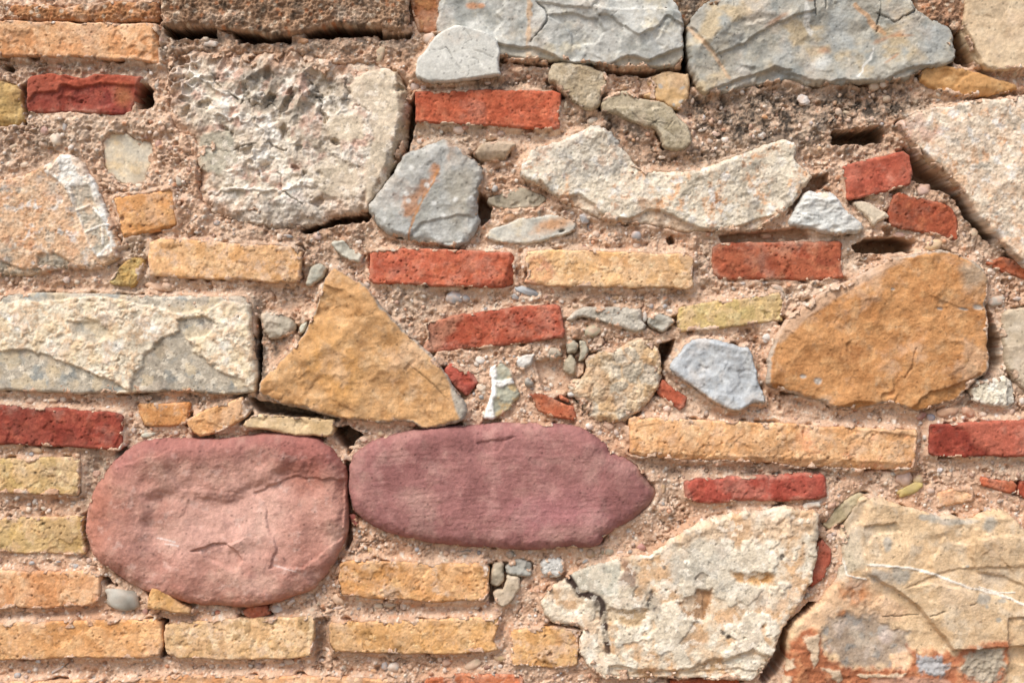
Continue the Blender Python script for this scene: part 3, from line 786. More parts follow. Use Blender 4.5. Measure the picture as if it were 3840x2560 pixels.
def c_s13(x, y, d, h, col, seed):
    col, h = c_cream(.5)(x, y, d, h, col, seed)
    m = mpoly(x, y, 'D', '2040,275 2110,262 2120,300 2180,300 2130,330 2080,330', 14, 24, seed + 95)
    col = mix(col, hx('d6aa94'), .6 * m)
    b = mpoly(x, y, '03', '1180,1130 1300,1230 1420,1330 1560,1450 1750,1650 1900,1900 2100,2200 2300,2400 2300,2600 1100,1700', 4, 8, seed + 96)
    col = mix(col, hx('c2a278'), .8 * b)
    return col, h - b * np.clip(0 + 0 * x + 26, 0, 40)
piece('stone', P('D', '2055,280 2110,260 2200,240 2330,222 2470,205 2480,640 2420,660 2372,630 2330,600 2280,540 2230,480 2190,420 2100,350 2070,310'), 'rough', H=84, E=18, R=18,
      cols=('dfcbb0', 'd6b999', 'e8dac4'), label='big cream stone with a slanting left side at the right edge', custom=c_s13, scal=22, ssc=150, rough=8, rsc=50, warp=5, dust=.05, crack=.35, tag='s_cream2')
def c_s14(x, y, d, h, col, seed):
    b = mpoly(x, y, '03', '1740,190 1790,210 1850,330 1930,500 1990,640 1900,680 1700,300', 4, 5, seed + 90)
    return mix(col, hx('b79f7a'), .6 * b), h - 24 * b
piece('stone', P('D', '2225,-80 2470,-80 2470,150 2372,160 2270,166 2240,150 2200,75 2206,50'), 'lime', H=80, E=20, R=20, cols=('d4bb96', 'c5a983', 'dfcba9'),
      label='smooth tan stone in the top right corner', custom=c_s14, scal=16, ssc=150, rough=5, dust=.05, tag='s_tan')
piece('stone', P('D', '2113,160 2145,143 2180,150 2300,185 2340,200 2330,215 2200,225 2115,195'), 'lime', H=58, E=18, R=14, cols=('c59557', 'b48346', 'd3aa70'),
      label='pointed ochre shard below the tan corner stone', scal=14, ssc=90, terr=5, tsc=70, dust=.1,
      cuts=(cu('03', '2350,800', '1430,790', -.0), cu('03', '2300,790', '1440,740', -.45)))
def c_s16(x, y, d, h, col, seed):
    col = mix(col, hx('bdb29a'), .45 * sst(.08, .4, fbm(x, y, 95, seed + 83, 5, .68))); col = mix(col, hx('868983'), .6 * sst(.0, .35, fbm(x, y, 120, seed + 84, 5, .65)))
    col = mix(col, hx('bfa980'), .75 * sst(.05, .35, fbm(x, y, 130, seed + 90, 4, .6, 1.4, 1.)))
    col = mix(col, hx('9aa0a0'), .6 * sst(.05, .4, fbm(x, y, 170, seed + 91, 3)))
    l = mline(x, y, '02', '1590,250 1680,350 1800,480 1880,590 1955,700', 7, seed + 92, 8)
    col = mix(col, hx('d8b48c'), .65 * l)
    l = mline(x, y, '03', '860,60 960,160 1020,240 1100,310', 9, seed + 93, 8)
    col = mix(col, hx('c89a6a'), .75 * l)
    for i, (cx, cy, rx, ry, a) in enumerate([(580, 455, 60, 35, 0), (1170, 530, 70, 14, -35), (1150, 340, 160, 22, -20), (150, 200, 110, 24, -30), (460, 15, 60, 25, -20), (1250, 330, 120, 14, 0)]):
        m = mell(x, y, '03', cx, cy, rx, ry, a, .8, seed + 94 + i, .8)
        col = mix(col, hx('a9713e'), .6 * m)
    m = mell(x, y, '03', 540, 570, 130, 60, -25, .7, seed + 101, .8); col = mix(col, hx('cfcfc8'), .7 * m)
    l = mline(x, y, '03', '420,60 420,230 460,300', 10, seed + 102, 10); col = mix(col, hx('d8d5cc'), .7 * l)
    l = mline(x, y, '03', '1020,440 950,560 870,690', 5, seed + 103, 10); col = mix(col, hx('d8d5cc'), .8 * l)
    # ledges and cracks
    a = P('02', '1850,520 2150,370 2352,240'); a += P('03', '130,180 290,130')
    q = mpoly(x, y, '02', '1840,500 2100,390 2200,310 2352,230 2700,100 2700,-200 2300,-300 1600,0 1620,250', 3, 10, seed + 104)
    h = h + 12 * q
    for s in ['1070,-20 1070,120 1040,290', '1050,130 1200,210 1370,100', '490,30 510,150', '600,-10 595,80']:
        l = mline(x, y, '03', s, 2.6, seed + 105, 8); h = h - 8 * l; col = col * (1 - .5 * l[:, None])
    p = mpoly(x, y, '03', '1050,140 1200,210 1370,100 1310,-40 1080,-60', 3, 5, seed + 106); h = h + 7 * p
    b = mpoly(x, y, '02', '1700,860 1960,730 2100,700 2352,600 2500,640 2500,900 1700,950', 4, 10, seed + 107); h = h - 16 * b
    b = mpoly(x, y, '03', '0,680 130,620 400,700 620,740 760,700 860,760 1100,730 1300,620 1500,600 1500,900 -100,900', 5, 10, seed + 108); h = h - 14 * b
    return col, h
piece('stone', P('D', '1575,48 1600,25 1680,-40 1760,-90 2000,-90 2065,-20 2110,35 2185,70 2195,130 2180,150 2100,170 2080,185 1980,190 1870,200 1800,185 1700,205 1660,220 1610,222 1590,180 1577,100'),
      'lime', H=72, E=22, R=22, cols=('aba698', '9b9c95', 'bcb5a2'), label='large grey fractured limestone at the top, right of centre', custom=c_s16, scal=36, ssc=170, sax=1.5, sang=-.4, terr=6, tsc=200,
      rough=8, rsc=60, dust=.05, warp=6, crack=.7, tag='s_grey')
def c_s17(x, y, d, h, col, seed):
    col = mix(col, hx('bdb29a'), .45 * sst(.08, .4, fbm(x, y, 95, seed + 83, 5, .68))); col = mix(col, hx('868983'), .6 * sst(.0, .35, fbm(x, y, 120, seed + 84, 5, .65)))
    col = mix(col, hx('d2c4a2'), .55 * sst(.15, .45, fbm(x, y, 140, seed + 90, 4, .6)))
    l = mline(x, y, '02', '200,-20 200,150 190,300 185,420 210,520', 9, seed + 91, 14, .3)
    col = mix(col, hx('cfa26c'), .65 * l); h = h + 2 * l
    l = mline(x, y, '02', '260,30 330,90 355,200 300,280 210,380', 3, seed + 92, 6); h = h - 9 * l; col = col * (1 - .5 * l[:, None])
    for i, (cx, cy, rx, ry) in enumerate([(1935, 70, 50, 30), (2010, 70, 30, 25)]):
        col = mix(col, hx('d08a4c'), .7 * mell(x, y, '01', cx, cy, rx, ry, 0, .7, seed + 93 + i, .7))
    q = mpoly(x, y, '02', '770,80 1000,110 1280,90 1560,120 1570,250 1400,160 1330,250 1160,340 1050,270 930,180 800,140', 3, 8, seed + 95); h = h + 12 * q
    q = mpoly(x, y, '02', '340,150 560,140 800,190 860,300 780,400 580,410 570,320 490,230', 3, 7, seed + 96); h = h - 11 * q
    q = mpoly(x, y, '02', '260,40 500,70 740,100 800,0 1000,-60 300,-60', 3, 7, seed + 98); h = h + 9 * q
    b = mpoly(x, y, '02', '-400,330 0,420 200,430 330,460 480,540 560,560 700,590 900,590 1060,500 1250,550 1450,470 1580,420 1580,700 -400,700', 4, 7, seed + 97)
    h = h - 22 * b
    return mix(col, hx('a99c80'), .5 * b), h
piece('stone', P('D', '1010,30 1025,-70 1505,-70 1570,45 1570,140 1540,157 1440,157 1350,150 1250,140 1150,130 1030,100 1005,75'), 'lime', H=78, E=20, R=18,
      cols=('c0bfb7', 'aeb0ab', 'cfccc0'), label='pale grey chipped limestone block at the top centre', custom=c_s17, scal=30, ssc=150, sax=1.4, sang=.2, terr=5, tsc=190, rough=5, rsc=60, dust=.03, warp=5, crack=.4, tag='s_block')
def c_s18(x, y, d, h, col, seed):
    for i, s in enumerate(['1840,250 1930,370 1860,420', '1700,430 1760,530 1840,640 1870,700', '1560,480 1700,440 1760,500 1850,520', '1850,440 2000,480 2170,550', '1900,610 1980,590 1990,550 1940,540', '1880,690 1920,640 1890,600']):
        l = mline(x, y, '01', s, 1.6, seed + 90 + i, 8, .25)
        col = col * (1 - .38 * l[:, None]); h = h - 1.5 * l
    return col, h
piece('stone', P('01', '1450,540 1510,470 1560,400 1620,330 1720,270 1800,238 1920,260 2060,310 2150,370 2180,470 2165,570 2170,640 2190,680 2000,700 1750,750 1540,745 1435,690'),
      'lime', H=96, E=14, R=12, cols=('cfcdc3', 'c6c5bc', 'd6d4cb'), label='smooth flat pale grey stone with fine dark veins', film=0, custom=c_s18, scal=4, ssc=160, rough=1.6, rsc=60, dust=0, warp=2.5, und=5, crack=0, tag='s_flat')
piece('stone', P('02', '365,640 400,550 480,530 620,560 760,600 870,640 910,700 870,800 830,850 830,930 750,985 660,965 560,890 480,820 430,740 370,715'), 'rough', H=66, E=24, R=22,
      cols=('b9a98c', 'ab9878', 'c9bca4'), label='taupe stone right of the bright red brick', scal=16, ssc=90, rough=9, dust=.1, terr=3, tsc=80)
def c_s20(x, y, d, h, col, seed):
    for q in [(1355, 765, 20, 30), (1550, 780, 30, 14), (1535, 900, 22, 12), (1470, 930, 16, 22)]:
        col = mix(col, hx('a9aaa6'), .8 * mell(x, y, '02', *q, -30, .6, seed + q[0], .5))
    return col, h
piece('stone', P('02', '1240,670 1400,640 1450,630 1520,650 1610,650 1615,720 1600,870 1560,920 1540,965 1460,960 1380,900 1190,850 1280,790 1250,740'), 'lime', H=50, E=14, R=14,
      cols=('c5a06a', 'b58d56', 'd2b384'), label='small tan flake below the joint of the two grey top stones', custom=c_s20, scal=16, ssc=80, terr=3, tsc=80, dust=.1)
def c_s21(x, y, d, h, col, seed):
    q = mpoly(x, y, '02', '940,960 1130,960 1250,980 1370,960 1480,1060 1600,1180 1650,1300 1500,1360 1350,1300 1300,1150 1050,1080', 3, 8, seed + 90)
    h = h + 12 * q
    col = mix(col, hx('c3b499'), .4 * (1 - q))
    for i, s in enumerate(['1080,980 1170,1070', '1200,1060 1420,1110', '1290,1090 1480,1220', '1450,1080 1390,1160', '1340,1060 1250,1120']):
        l = mline(x, y, '02', s, 2.2, seed + 91 + i, 4); col = col * (1 - .45 * l[:, None]); h = h - 3 * l
    return col, h
piece('stone', P('02', '835,920 850,870 960,820 1060,810 1130,850 1200,880 1370,900 1440,950 1500,1030 1590,1120 1620,1180 1630,1260 1580,1330 1490,1340 1380,1310 1360,1220 1310,1150 1190,1110 1050,1070 960,1010 850,980'),
      'rough', H=62, E=16, R=14, cols=('b3a588', 'a39577', 'c2b69c'), label='bent grey brown flint with scratches above the cream stone', custom=c_s21, scal=10, ssc=90, rough=6, dust=.05, und=8)
piece('stone', P('01', '1935,1350 2000,1262 2180,1232 2330,1268 2250,1350 2240,1400 2140,1440 2000,1420'), 'lime', H=50, E=22, R=20, cols=('bba588', 'a68f6f', 'cab59a'),
      label='leaf shaped taupe stone right of the rusty blue grey stone', scal=10, ssc=70, dust=.1, cuts=(cu('01', '2330,1330', '1930,1350', -.6),))
piece('stone', P('12', '520,1330 600,1250 700,1220 900,1210 1100,1220 1200,1230 1190,1320 1230,1400 1200,1440 1100,1450 950,1400 800,1350 650,1310 570,1360'), 'rough', H=48, E=18, R=18,
      cols=('c2baaa', 'b0a898', 'cfc6b4'), label='pale grey jagged stone left of the olive yellow brick', scal=14, ssc=80, rough=9, dust=.2)
piece('stone', P('12', '1245,1330 1330,1270 1420,1300 1490,1340 1440,1410 1370,1460 1250,1400'), 'lime', H=44, E=18, R=16, cols=('b8b3a5', 'a8a496', 'cbbfa8'),
      label='small grey stone touching the olive yellow brick', scal=18, ssc=60, terr=3, tsc=50, dust=.15)
def c_s25(x, y, d, h, col, seed):
    m = sst(12, 3, d + 4 * fbm(x, y, 40, seed + 90, 2)) * sst(2520, 2560, x) * sst(0, 60, (y - 1380) - (x - 2520) * .45)
    return mix(col, hx('c99758'), .75 * m), h
piece('stone', P('22', '1435,250 1500,150 1560,60 1640,10 1800,0 1990,40 2060,75 2140,70 2170,150 2210,280 2210,370 2260,490 2290,570 2180,580 2010,650 1830,570 1640,440 1480,320'), 'lime', H=68, E=20, R=20,
      cols=('b8bcbe', 'aab0b4', 'c8cac8'), label='blue grey angular stone left of the ochre boulder', film=.1, custom=c_s25, scal=22, ssc=90, rough=5, dust=.0, terr=3, tsc=110, tag='s_blue')
def c_s26(x, y, d, h, col, seed):
    f1, f2, ci = cells(x + 16 * fbm(x, y, 40, seed + 90, 2), y + 16 * fbm(x, y, 40, seed + 91, 2), 62, seed + 92)
    e = sst(.04, .2, f2 - f1)
    h = h + 10 * e * (ci - .3)
    for lo, hi, c in ((0, .25, 'b9b4a6'), (.25, .4, 'cfa873'), (.4, .5, 'a8a596')):
        col = mix(col, hx(c), .65 * e * ((ci > lo) & (ci < hi)))
    return col, h + 8 * fbm(x, y, 60, seed + 93, 3)
piece('stone', P('22', '700,180 860,100 1060,30 1240,-20 1350,40 1385,200 1345,390 1310,490 1210,610 1090,700 940,750 770,735 660,630 620,520 550,500 570,350 670,320'), 'rough', H=46, E=34, R=40,
      cols=('d6bc96', 'c9a37a', 'e0d0b4'), label='peach conglomerate lump with grey inclusions, right of centre', custom=c_s26, rough=14, rsc=40, dust=.7, warp=10, film=1.6)
def c_s27(x, y, d, h, col, seed):
    l = np.maximum(mline(x, y, '21', '2110,235 2105,420 2080,560 2080,700', 14, seed + 90, 8), mline(x, y, '21', '2110,370 2200,400 2290,370', 10, seed + 91, 8))
    l = np.maximum(l, mpoly(x, y, '21', '2050,540 2110,520 2130,720 2020,715', 5, 8, seed + 92))
    col = mix(col, hx('d0a860'), .6 * sst(.05, .35, fbm(x, y, 50, seed + 93, 4)))
    return mix(col, hx('f2efe8'), .95 * l), h + 8 * l
piece('stone', P('21', '2080,255 2110,235 2180,200 2240,250 2290,300 2300,390 2360,500 2250,620 2170,690 2130,720 2020,715 2050,600 2060,550 2100,440'), 'lime', H=36, E=14, R=14,
      cols=('a9a893', '8f948b', 'bfb89c'), label='small grey green stone with a bright white quartz vein', custom=c_s27, scal=12, ssc=40, rough=8, dust=.05)
# sandstones
def c_s28(x, y, d, h, col, seed):
    col = mix(col, hx('b3745a'), .7 * mell(x, y, 'D', 225, 1190, 60, 110, 10, .5, seed + 90, .9, 120))
    col = mix(col, hx('a4604f'), .6 * mpoly(x, y, 'D', '560,990 820,990 820,1140 700,1120 640,1060', 60, 60, seed + 91, 150))
    col = mix(col, hx('d9ad9b'), .65 * mell(x, y, 'D', 540, 1195, 190, 120, 0, .6, seed + 92, .9, 150))
    q = mpoly(x, y, '30', '1700,380 1900,310 2010,310 2080,350 2160,460 2100,550 1940,490 1830,440 1790,380', 3, 5, seed + 93); h = h - 13 * q
    q = mpoly(x, y, 'D', '585,1130 615,1165 618,1210 640,1250 625,1300 700,1300 790,1230 790,1100 680,1090', 4, 14, seed + 94); h = h - 10 * q
    q = mpoly(x, y, '20', '1280,1250 1500,1180 1750,1220 2000,1270 2100,1160 2352,1060 2352,1300 2200,1400 1900,1420 1600,1380 1350,1330', 60, 14, seed + 95, 80); h = h - 13 * q
    ln = P('D', '335,1215 350,1150 400,1128 470,1145 540,1140 590,1115 640,1085 720,1065')
    bl = mpoly(x, y, 'D', '335,1215 350,1150 400,1128 470,1145 540,1140 590,1115 640,1085 720,1065 800,1400 300,1400', 42, 34, seed + 99, 70)
    h = h - 26 * np.exp(-dline(x, y, ln) / 120) * bl
    ln = P('D', '620,1290 640,1240 700,1200 780,1190')
    h = h + 9 * np.exp(-(dline(x, y, ln) / 60) ** 2)
    col = mix(col, hx('8a6258'), .45 * sst(.12, .4, fbm(x, y, 100, seed + 104, 5, .65))); col = mix(col, hx('dfbdae'), .4 * sst(.15, .4, fbm(x, y, 60, seed + 105, 5, .65)))
    tp = mpoly(x, y, 'D', '250,1060 330,980 800,980 810,1060 760,1085 640,1045 520,1050 420,1045 330,1055 280,1090', 55, 45, seed + 100, 130)
    col = mix(col, hx('9b5f58'), .62 * tp)
    col = mix(col, hx('b5694a'), .55 * sst(70, 10, d + 30 * fbm(x, y, 120, seed + 101, 2)) * sst(2150, 2300, y))
    l = mline(x, y, '30', '1400,265 1560,300', 3, seed + 96, 1); l = np.maximum(l, mline(x, y, '30', '1470,315 1590,330', 3, seed + 97, 1)); l = np.maximum(l, .6 * mline(x, y, '31', '200,500 390,550', 3, seed + 98, 1))
    col = mix(col, hx('ddd0c8'), .75 * l)
    # rounded dark flank on the right and below
    return col, h
piece('stone', P('D', '197,1170 215,1120 260,1055 320,1012 400,1003 480,1008 560,998 640,992 720,1000 770,1030 795,1080 801,1160 797,1230 770,1300 720,1355 640,1385 560,1395 450,1390 340,1365 270,1325 215,1280 195,1225'),
      'sand', H=84, E=64, R=70, cols=('bd8976', 'a36e5c', 'cda28d'), label='large rounded pink sandstone boulder at the lower left', custom=c_s28, scal=26, ssc=200, sax=1.4, sang=-.3, terr=2.5, tsc=220, und=16, rough=5, rsc=50,
      dust=0, warp=4, chip=.25, msc=220, tag='s_pink')
def c_s29(x, y, d, h, col, seed):
    yy = y + 22 * fbm(x, y, 260, seed + 88, 3) + .03 * x
    b = fbm(x, yy, 22, seed + 90, 4, .65, 10.0, .5) * sst(-.6, .1, fbm(x, y, 170, seed + 89, 3))
    h = h + 2.2 * b * sst(0, 60, d)
    col = col * (1 + .08 * b[:, None])
    col = mix(col, hx('bd8e80'), .4 * sst(.05, .4, fbm(x, y, 120, seed + 94, 4, .6)))
    col = mix(col, hx('80544e'), .4 * sst(.1, .4, fbm(x, y, 90, seed + 95, 4, .6)))
    tp = sst(2330, 2480, x + 40 * fbm(x, y, 60, seed + 96, 3)) * sst(60, 0, d + 40 * fbm(x, y, 50, seed + 97, 3))
    col = mix(col, DUST, .7 * tp)
    h = h - 34 * sst(2330, 2490, x)
    m = mpoly(x, y, 'D', '1370,1000 1420,1040 1530,1120 1520,1170 1400,1220 1372,1260 1372,1200 1392,1150 1380,1080', 22, 26, seed + 91)
    h = h - 3 * m; col = mix(col, hx('85534f'), .35 * m)
    q = mpoly(x, y, '21', '1960,910 2060,1000 2160,1000 2200,920 2300,860 2200,880 2100,880', 5, 8, seed + 92); h = h - 7 * q
    col = mix(col, hx('b8797a'), .5 * mell(x, y, 'D', 1270, 1170, 120, 45, 0, .5, seed + 93, .9, 120))
    return col, h
piece('stone', P('D', '800,1075 815,1040 860,1010 960,985 1080,975 1190,970 1290,972 1340,985 1380,1010 1410,1040 1470,1070 1515,1130 1500,1160 1460,1190 1390,1230 1375,1255 1250,1262 1150,1260 1010,1250 900,1230 850,1205 810,1170 800,1120'),
      'sand', H=84, E=56, R=58, cols=('a36f68', '8f5e58', 'b98a7f'), label='long purple red sandstone boulder with horizontal bedding lines', custom=c_s29, scal=8, ssc=230, sax=1.8, und=12, rough=4, rsc=40,
      dust=.0, warp=4, chip=.25, msc=200, tag='s_purple')
# cream stone, lower right centre
def c_s30(x, y, d, h, col, seed):
    f = fbm(x, y, 170, seed + 90, 4, .55)
    pl = sst(-.06, -.0, f)
    h = h + 5 * pl
    col = mix(col, hx('d7a468'), .75 * sst(.0, -.12, f) * sst(-.5, .2, fbm(x, y, 60, seed + 91, 3)))
    gr = mpoly(x, y, '32', '1420,300 1700,250 1980,400 1980,640 1850,740 1500,680 1380,560', 30, 60, seed + 92, 120)
    col = mix(col, hx('c6bfae'), .75 * gr)
    up = mpoly(x, y, '32', '1430,300 1700,100 2050,30 2352,60 2700,40 2700,250 2300,280 1950,250 1700,280 1500,360', 16, 40, seed + 93, 70)
    col = mix(col, hx('d9b184'), .6 * up); h = h + up * 10 * fbm(x, y, 40, seed + 94, 4)
    gs = mpoly(x, y, '32', '540,570 700,490 960,440 1000,500 970,740 880,770 640,720', 4, 10, seed + 95)
    col = mix(col, hx('c3bfac'), .85 * gs); lv = np.median(h[gs > .5]); h = h + gs * .8 * (lv - h)
    for q in [('32', '1480,830 1680,790 1670,720 1800,720 1800,800 1780,950 1750,990 1600,960 1530,900', 'bb8244'), ('32', '1980,570 2100,590 2352,590 2352,680 2150,680 2000,650', 'cf9748'),
              ('32', '870,880 960,920 1230,900 1260,960 1150,1060 940,1020 880,990', 'c9a673')]:
        m = mpoly(x, y, q[0], q[1], 9, 20, seed + len(q[1])); col = mix(col, hx(q[2]), .8 * m); h = h - 14 * m
    dk = mline(x, y, '32', '500,560 590,670 630,770 720,770 810,790 850,870 840,980 870,1100 890,1260', 13, seed + 96, 7)
    dk = np.maximum(dk, .8 * mell(x, y, '32', 800, 830, 45, 60, 30, .7, seed + 97, .5))
    col = mix(col, hx('33201c'), .97 * dk); h = h - 4 * dk
    bk = mell(x, y, '32', 1285, 830, 75, 100, -20, .9, seed + 98, .6, 25); col = mix(col, hx('1f2022'), .92 * bk)
    for i, (t, cx, cy, r) in enumerate([('32', 1900, 1095, 22), ('32', 1950, 1135, 20), ('32', 1400, 725, 12), ('33', 205, 435, 26), ('32', 1490, 745, 12), ('32', 1385, 530, 16)]):
        m = mell(x, y, t, cx, cy, r, r * 1.2, 0, .7, seed + 99 + i, .5, 20); col = mix(col, hx('45413c'), .85 * m); h = h - 4 * m
    br = mpoly(x, y, '32', '1000,450 1060,470 1130,570 1150,700 1030,730 990,650 1020,560', 6, 14, seed + 110); col = mix(col, hx('8f6a55'), .7 * br)
    lf = mpoly(x, y, '32', '280,760 420,650 640,790 830,900 840,1100 900,1270 900,1500 700,1480 640,1100 300,1000', 20, 30, seed + 111, 80)
    col = mix(col, hx('e3bd94'), .6 * lf * sst(-.2, .4, fbm(x, y, 70, seed + 112, 3))); h = h - 8 * lf
    bt = mpoly(x, y, '32', '900,1400 1200,1430 1500,1440 1750,1350 2000,1310 2160,1250 2352,1300 2352,1600 900,1600', 8, 16, seed + 113)
    col = mix(col, hx('cda36c'), .55 * bt * sst(-.1, .3, fbm(x, y, 60, seed + 114, 3, .5, 2.5, .7))); h = h - 18 * bt + 6 * bt * terrace(2.5 * fbm(x, y, 60, seed + 115, 3, .5, 3, .6))
    return col, h
piece('stone', P('D', '1290,1330 1330,1310 1420,1280 1500,1270 1550,1230 1620,1190 1700,1172 1800,1165 1885,1170 1880,1250 1865,1320 1840,1380 1800,1440 1770,1510 1740,1560 1650,1562 1500,1556 1400,1562 1350,1530 1330,1500 1335,1440 1250,1420 1240,1385 1260,1350'),
      'rough', H=66, E=26, R=26, cols=('e8dac0', 'dccdb2', 'efe6d4'), label='large cream stone with a dark wiggly seam, bottom right of centre', custom=c_s30, scal=9, ssc=160, rough=6, rsc=44, dust=.3, warp=7, crack=.3,
      pits=.06, psc=24, tilt=(1.5, 0), tag='s_cream3')
def c_s31(x, y, d, h, col, seed):
    # facets: raised right-hand face, lower left face, ledges
    a = mpoly(x, y, '33', '920,150 960,500 980,600 1200,700 1430,900 1600,1100 1700,1250 2500,1200 2700,400 2400,100 1500,0 1000,-60', 6, 12, seed + 90, 70)
    h = h + 26 * a
    b = mpoly(x, y, '33', '1230,720 1500,660 1900,730 2352,860 2700,1000 2700,600 2400,500 1900,520 1600,560', 5, 14, seed + 91, 70); h = h - 8 * b
    c = mpoly(x, y, '33', '1930,560 2100,590 2350,680 2600,600 2600,300 2200,240 1880,260 1850,420', 5, 10, seed + 92); h = h + 12 * c
    e = mpoly(x, y, '33', '2180,960 2400,950 2400,1400 2230,1350 2180,1150', 4, 6, seed + 93); h = h - 16 * e
    up = mpoly(x, y, '33', '920,160 1200,130 1250,200 1000,240 940,330', 5, 8, seed + 94); h = h - 12 * up; col = mix(col, hx('9d9076'), .5 * up)
    # colours: left pinkish peach, grey veil
    lf = mpoly(x, y, '33', '560,640 740,590 960,640 1100,760 1300,900 1250,1000 600,1010 360,1100 420,860', 20, 30, seed + 95, 80)
    col = mix(col, hx('ddb58c'), .7 * lf)
    gl = mpoly(x, y, '33', '700,260 900,180 960,500 800,560 640,700 480,800 560,600 640,440', 14, 24, seed + 96, 60); col = mix(col, hx('cbc0a6'), .75 * gl)
    tl = mpoly(x, y, '33', '700,150 850,-20 960,-60 900,120 720,260', 8, 10, seed + 97); col = mix(col, hx('9b8c74'), .7 * tl); h = h - 20 * tl
    rs = mell(x, y, '33', 860, 740, 140, 130, 0, .8, seed + 98, .6, 40); col = mix(col, hx('c4763e'), .8 * rs); h = h - 4 * rs * fbm(x, y, 20, seed + 99, 3)
    rs = mell(x, y, '33', 735, 935, 50, 40, 0, .4, seed + 100, .5, 30); col = mix(col, hx('c07a3f'), .8 * rs)
    bp = mpoly(x, y, '33', '560,1080 640,980 900,950 1050,940 1160,1020 1200,1100 1330,1100 1340,1240 1180,1300 1150,1400 850,1400 660,1320 600,1160', 16, 40, seed + 101, 50)
    col = mix(col, hx('9c8976'), .85 * bp); h = h - 7 * bp
    bp2 = bp * sst(.0, .35, fbm(x, y, 70, seed + 102, 4)); col = mix(col, hx('bfae9e'), .7 * bp2)
    bp3 = bp * sst(.05, .3, fbm(x, y, 60, seed + 103, 3)); col = mix(col, hx('8d8f8c'), .6 * bp3)
    wq = mell(x, y, '33', 1130, 1130, 80, 70, 30, .9, seed + 104, .7); col = mix(col, hx('e0cabb'), .7 * wq)
    for i, (cx, cy, rx, ry) in enumerate([(1050, 590, 90, 60), (1220, 590, 110, 80), (1960, 790, 65, 55), (1130, 320, 40, 70), (1830, 510, 20, 14), (1990, 860, 20, 20), (2095, 975, 24, 24), (2130, 810, 40, 20), (1700, 120, 200, 30), (1500, 80, 120, 30), (2020, 130, 60, 80)]):
        m = mell(x, y, '33', cx, cy, rx, ry, 0, .6, seed + 105 + i, .4, 40); col = mix(col, hx('a5a196'), .8 * m)
    ru = mpoly(x, y, '33', '340,1110 470,1045 560,1130 620,1320 850,1420 1330,1400 1340,1250 1700,1280 1850,1210 2200,1150 2200,1300 2160,1700 100,1700 200,1350', 14, 34, seed + 120, 45)
    nr = fbm(x, y, 55, seed + 121, 4, .6)
    rc = mix(np.broadcast_to(hx('b4623a'), col.shape), hx('cf8f5e'), sst(.0, .35, nr)); rc = mix(rc, hx('9d5030'), .7 * sst(.05, .4, fbm(x, y, 40, seed + 122, 3)))
    col = mix(col, hx('c9bda8'), .45 * sst(.05, .35, fbm(x, y, 130, seed + 150, 4, .6))); col = mix(col, rc * np.array([.95, .86, .8], F), .88 * ru); h = h + ru * (7 + 9 * nr)
    for i, q in enumerate(['1430,1300 1560,1290 1670,1370 1620,1480 1480,1480 1400,1420', '1800,1330 1920,1230 2150,1220 2160,1400 2100,1540 1960,1540 1820,1470 1780,1400']):
        m = mpoly(x, y, '33', q, 10, 34, seed + 123 + i, 30); col = mix(col, hx(('a9b0b2', 'b9b29c')[i]), .85 * m); h = h + m * 8 * fbm(x, y, 22, seed + 125, 3)
    for i, q in enumerate(['370,1130 530,1100 540,1260 490,1400 440,1260', '220,1330 310,1320 320,1400 230,1430', '540,1400 720,1430 750,1520 700,1540 640,1460', '850,1470 1300,1450 1250,1490 900,1500', '180,1480 300,1480 260,1600 150,1600']):
        m = mpoly(x, y, '33', q, 4, 14, seed + 130 + i, 30); col = mix(col, hx('dcc7a6'), .85 * m); h = h + 4 * m
    pk = mpoly(x, y, '33', '1000,1500 1400,1480 1700,1520 1700,1700 1000,1700', 8, 14, seed + 136); col = mix(col, hx('c59a80'), .8 * pk)
    tn = mpoly(x, y, '33', '1160,1300 1330,1270 1310,1370 1180,1410', 4, 8, seed + 137); col = mix(col, hx('dcb184'), .85 * tn)
    for i, (s, w) in enumerate([('965,495 1150,508 1320,520 1480,560 1650,625 1870,705 2100,755 2250,815 2600,960', 4.6), ('715,330 755,460 780,590 860,615 955,635', 3.2), ('1930,690 2100,745 2250,745', 2.6)]):
        l = mline(x, y, '33', s, w, seed + 140 + i, 5); col = mix(col, hx('efe9dc'), .85 * l); h = h + 3 * l
    for i, s in enumerate(['1500,950 1650,900 1900,840', '1430,950 1100,960']):
        l = mline(x, y, '33', s, 2.4, seed + 145 + i, 6, .2); col = col * (1 - .5 * l[:, None]); h = h - 5 * l
    return col, h
piece('stone', P('D', '1970,1140 2010,1130 2080,1165 2150,1180 2230,1190 2290,1158 2372,1230 2480,1280 2500,1500 2480,1680 1790,1680 1795,1560 1815,1440 1870,1390 1920,1340 1935,1280 1930,1220'),
      'lime', H=56, E=26, R=28, cols=('dabb90', 'cfae82', 'e4cba6'), label='huge tan boulder with white vein and rusty base, bottom right corner', custom=c_s31, scal=34, ssc=170, sax=1.4, sang=.5, terr=5, tsc=200, rough=6, rsc=55,
      dust=.05, warp=6, crack=.3, mat='rough', tag='s_huge')
piece('stone', P('D', '1885,1208 1920,1170 1975,1128 1995,1138 1955,1190 1905,1222'), 'lime', H=18, E=12, R=14, cols=('b0a17c', '9c8e6c', 'c2b48f'), label='olive grey wedge in the joint above the red chip', scal=10, ssc=50, dust=.2)
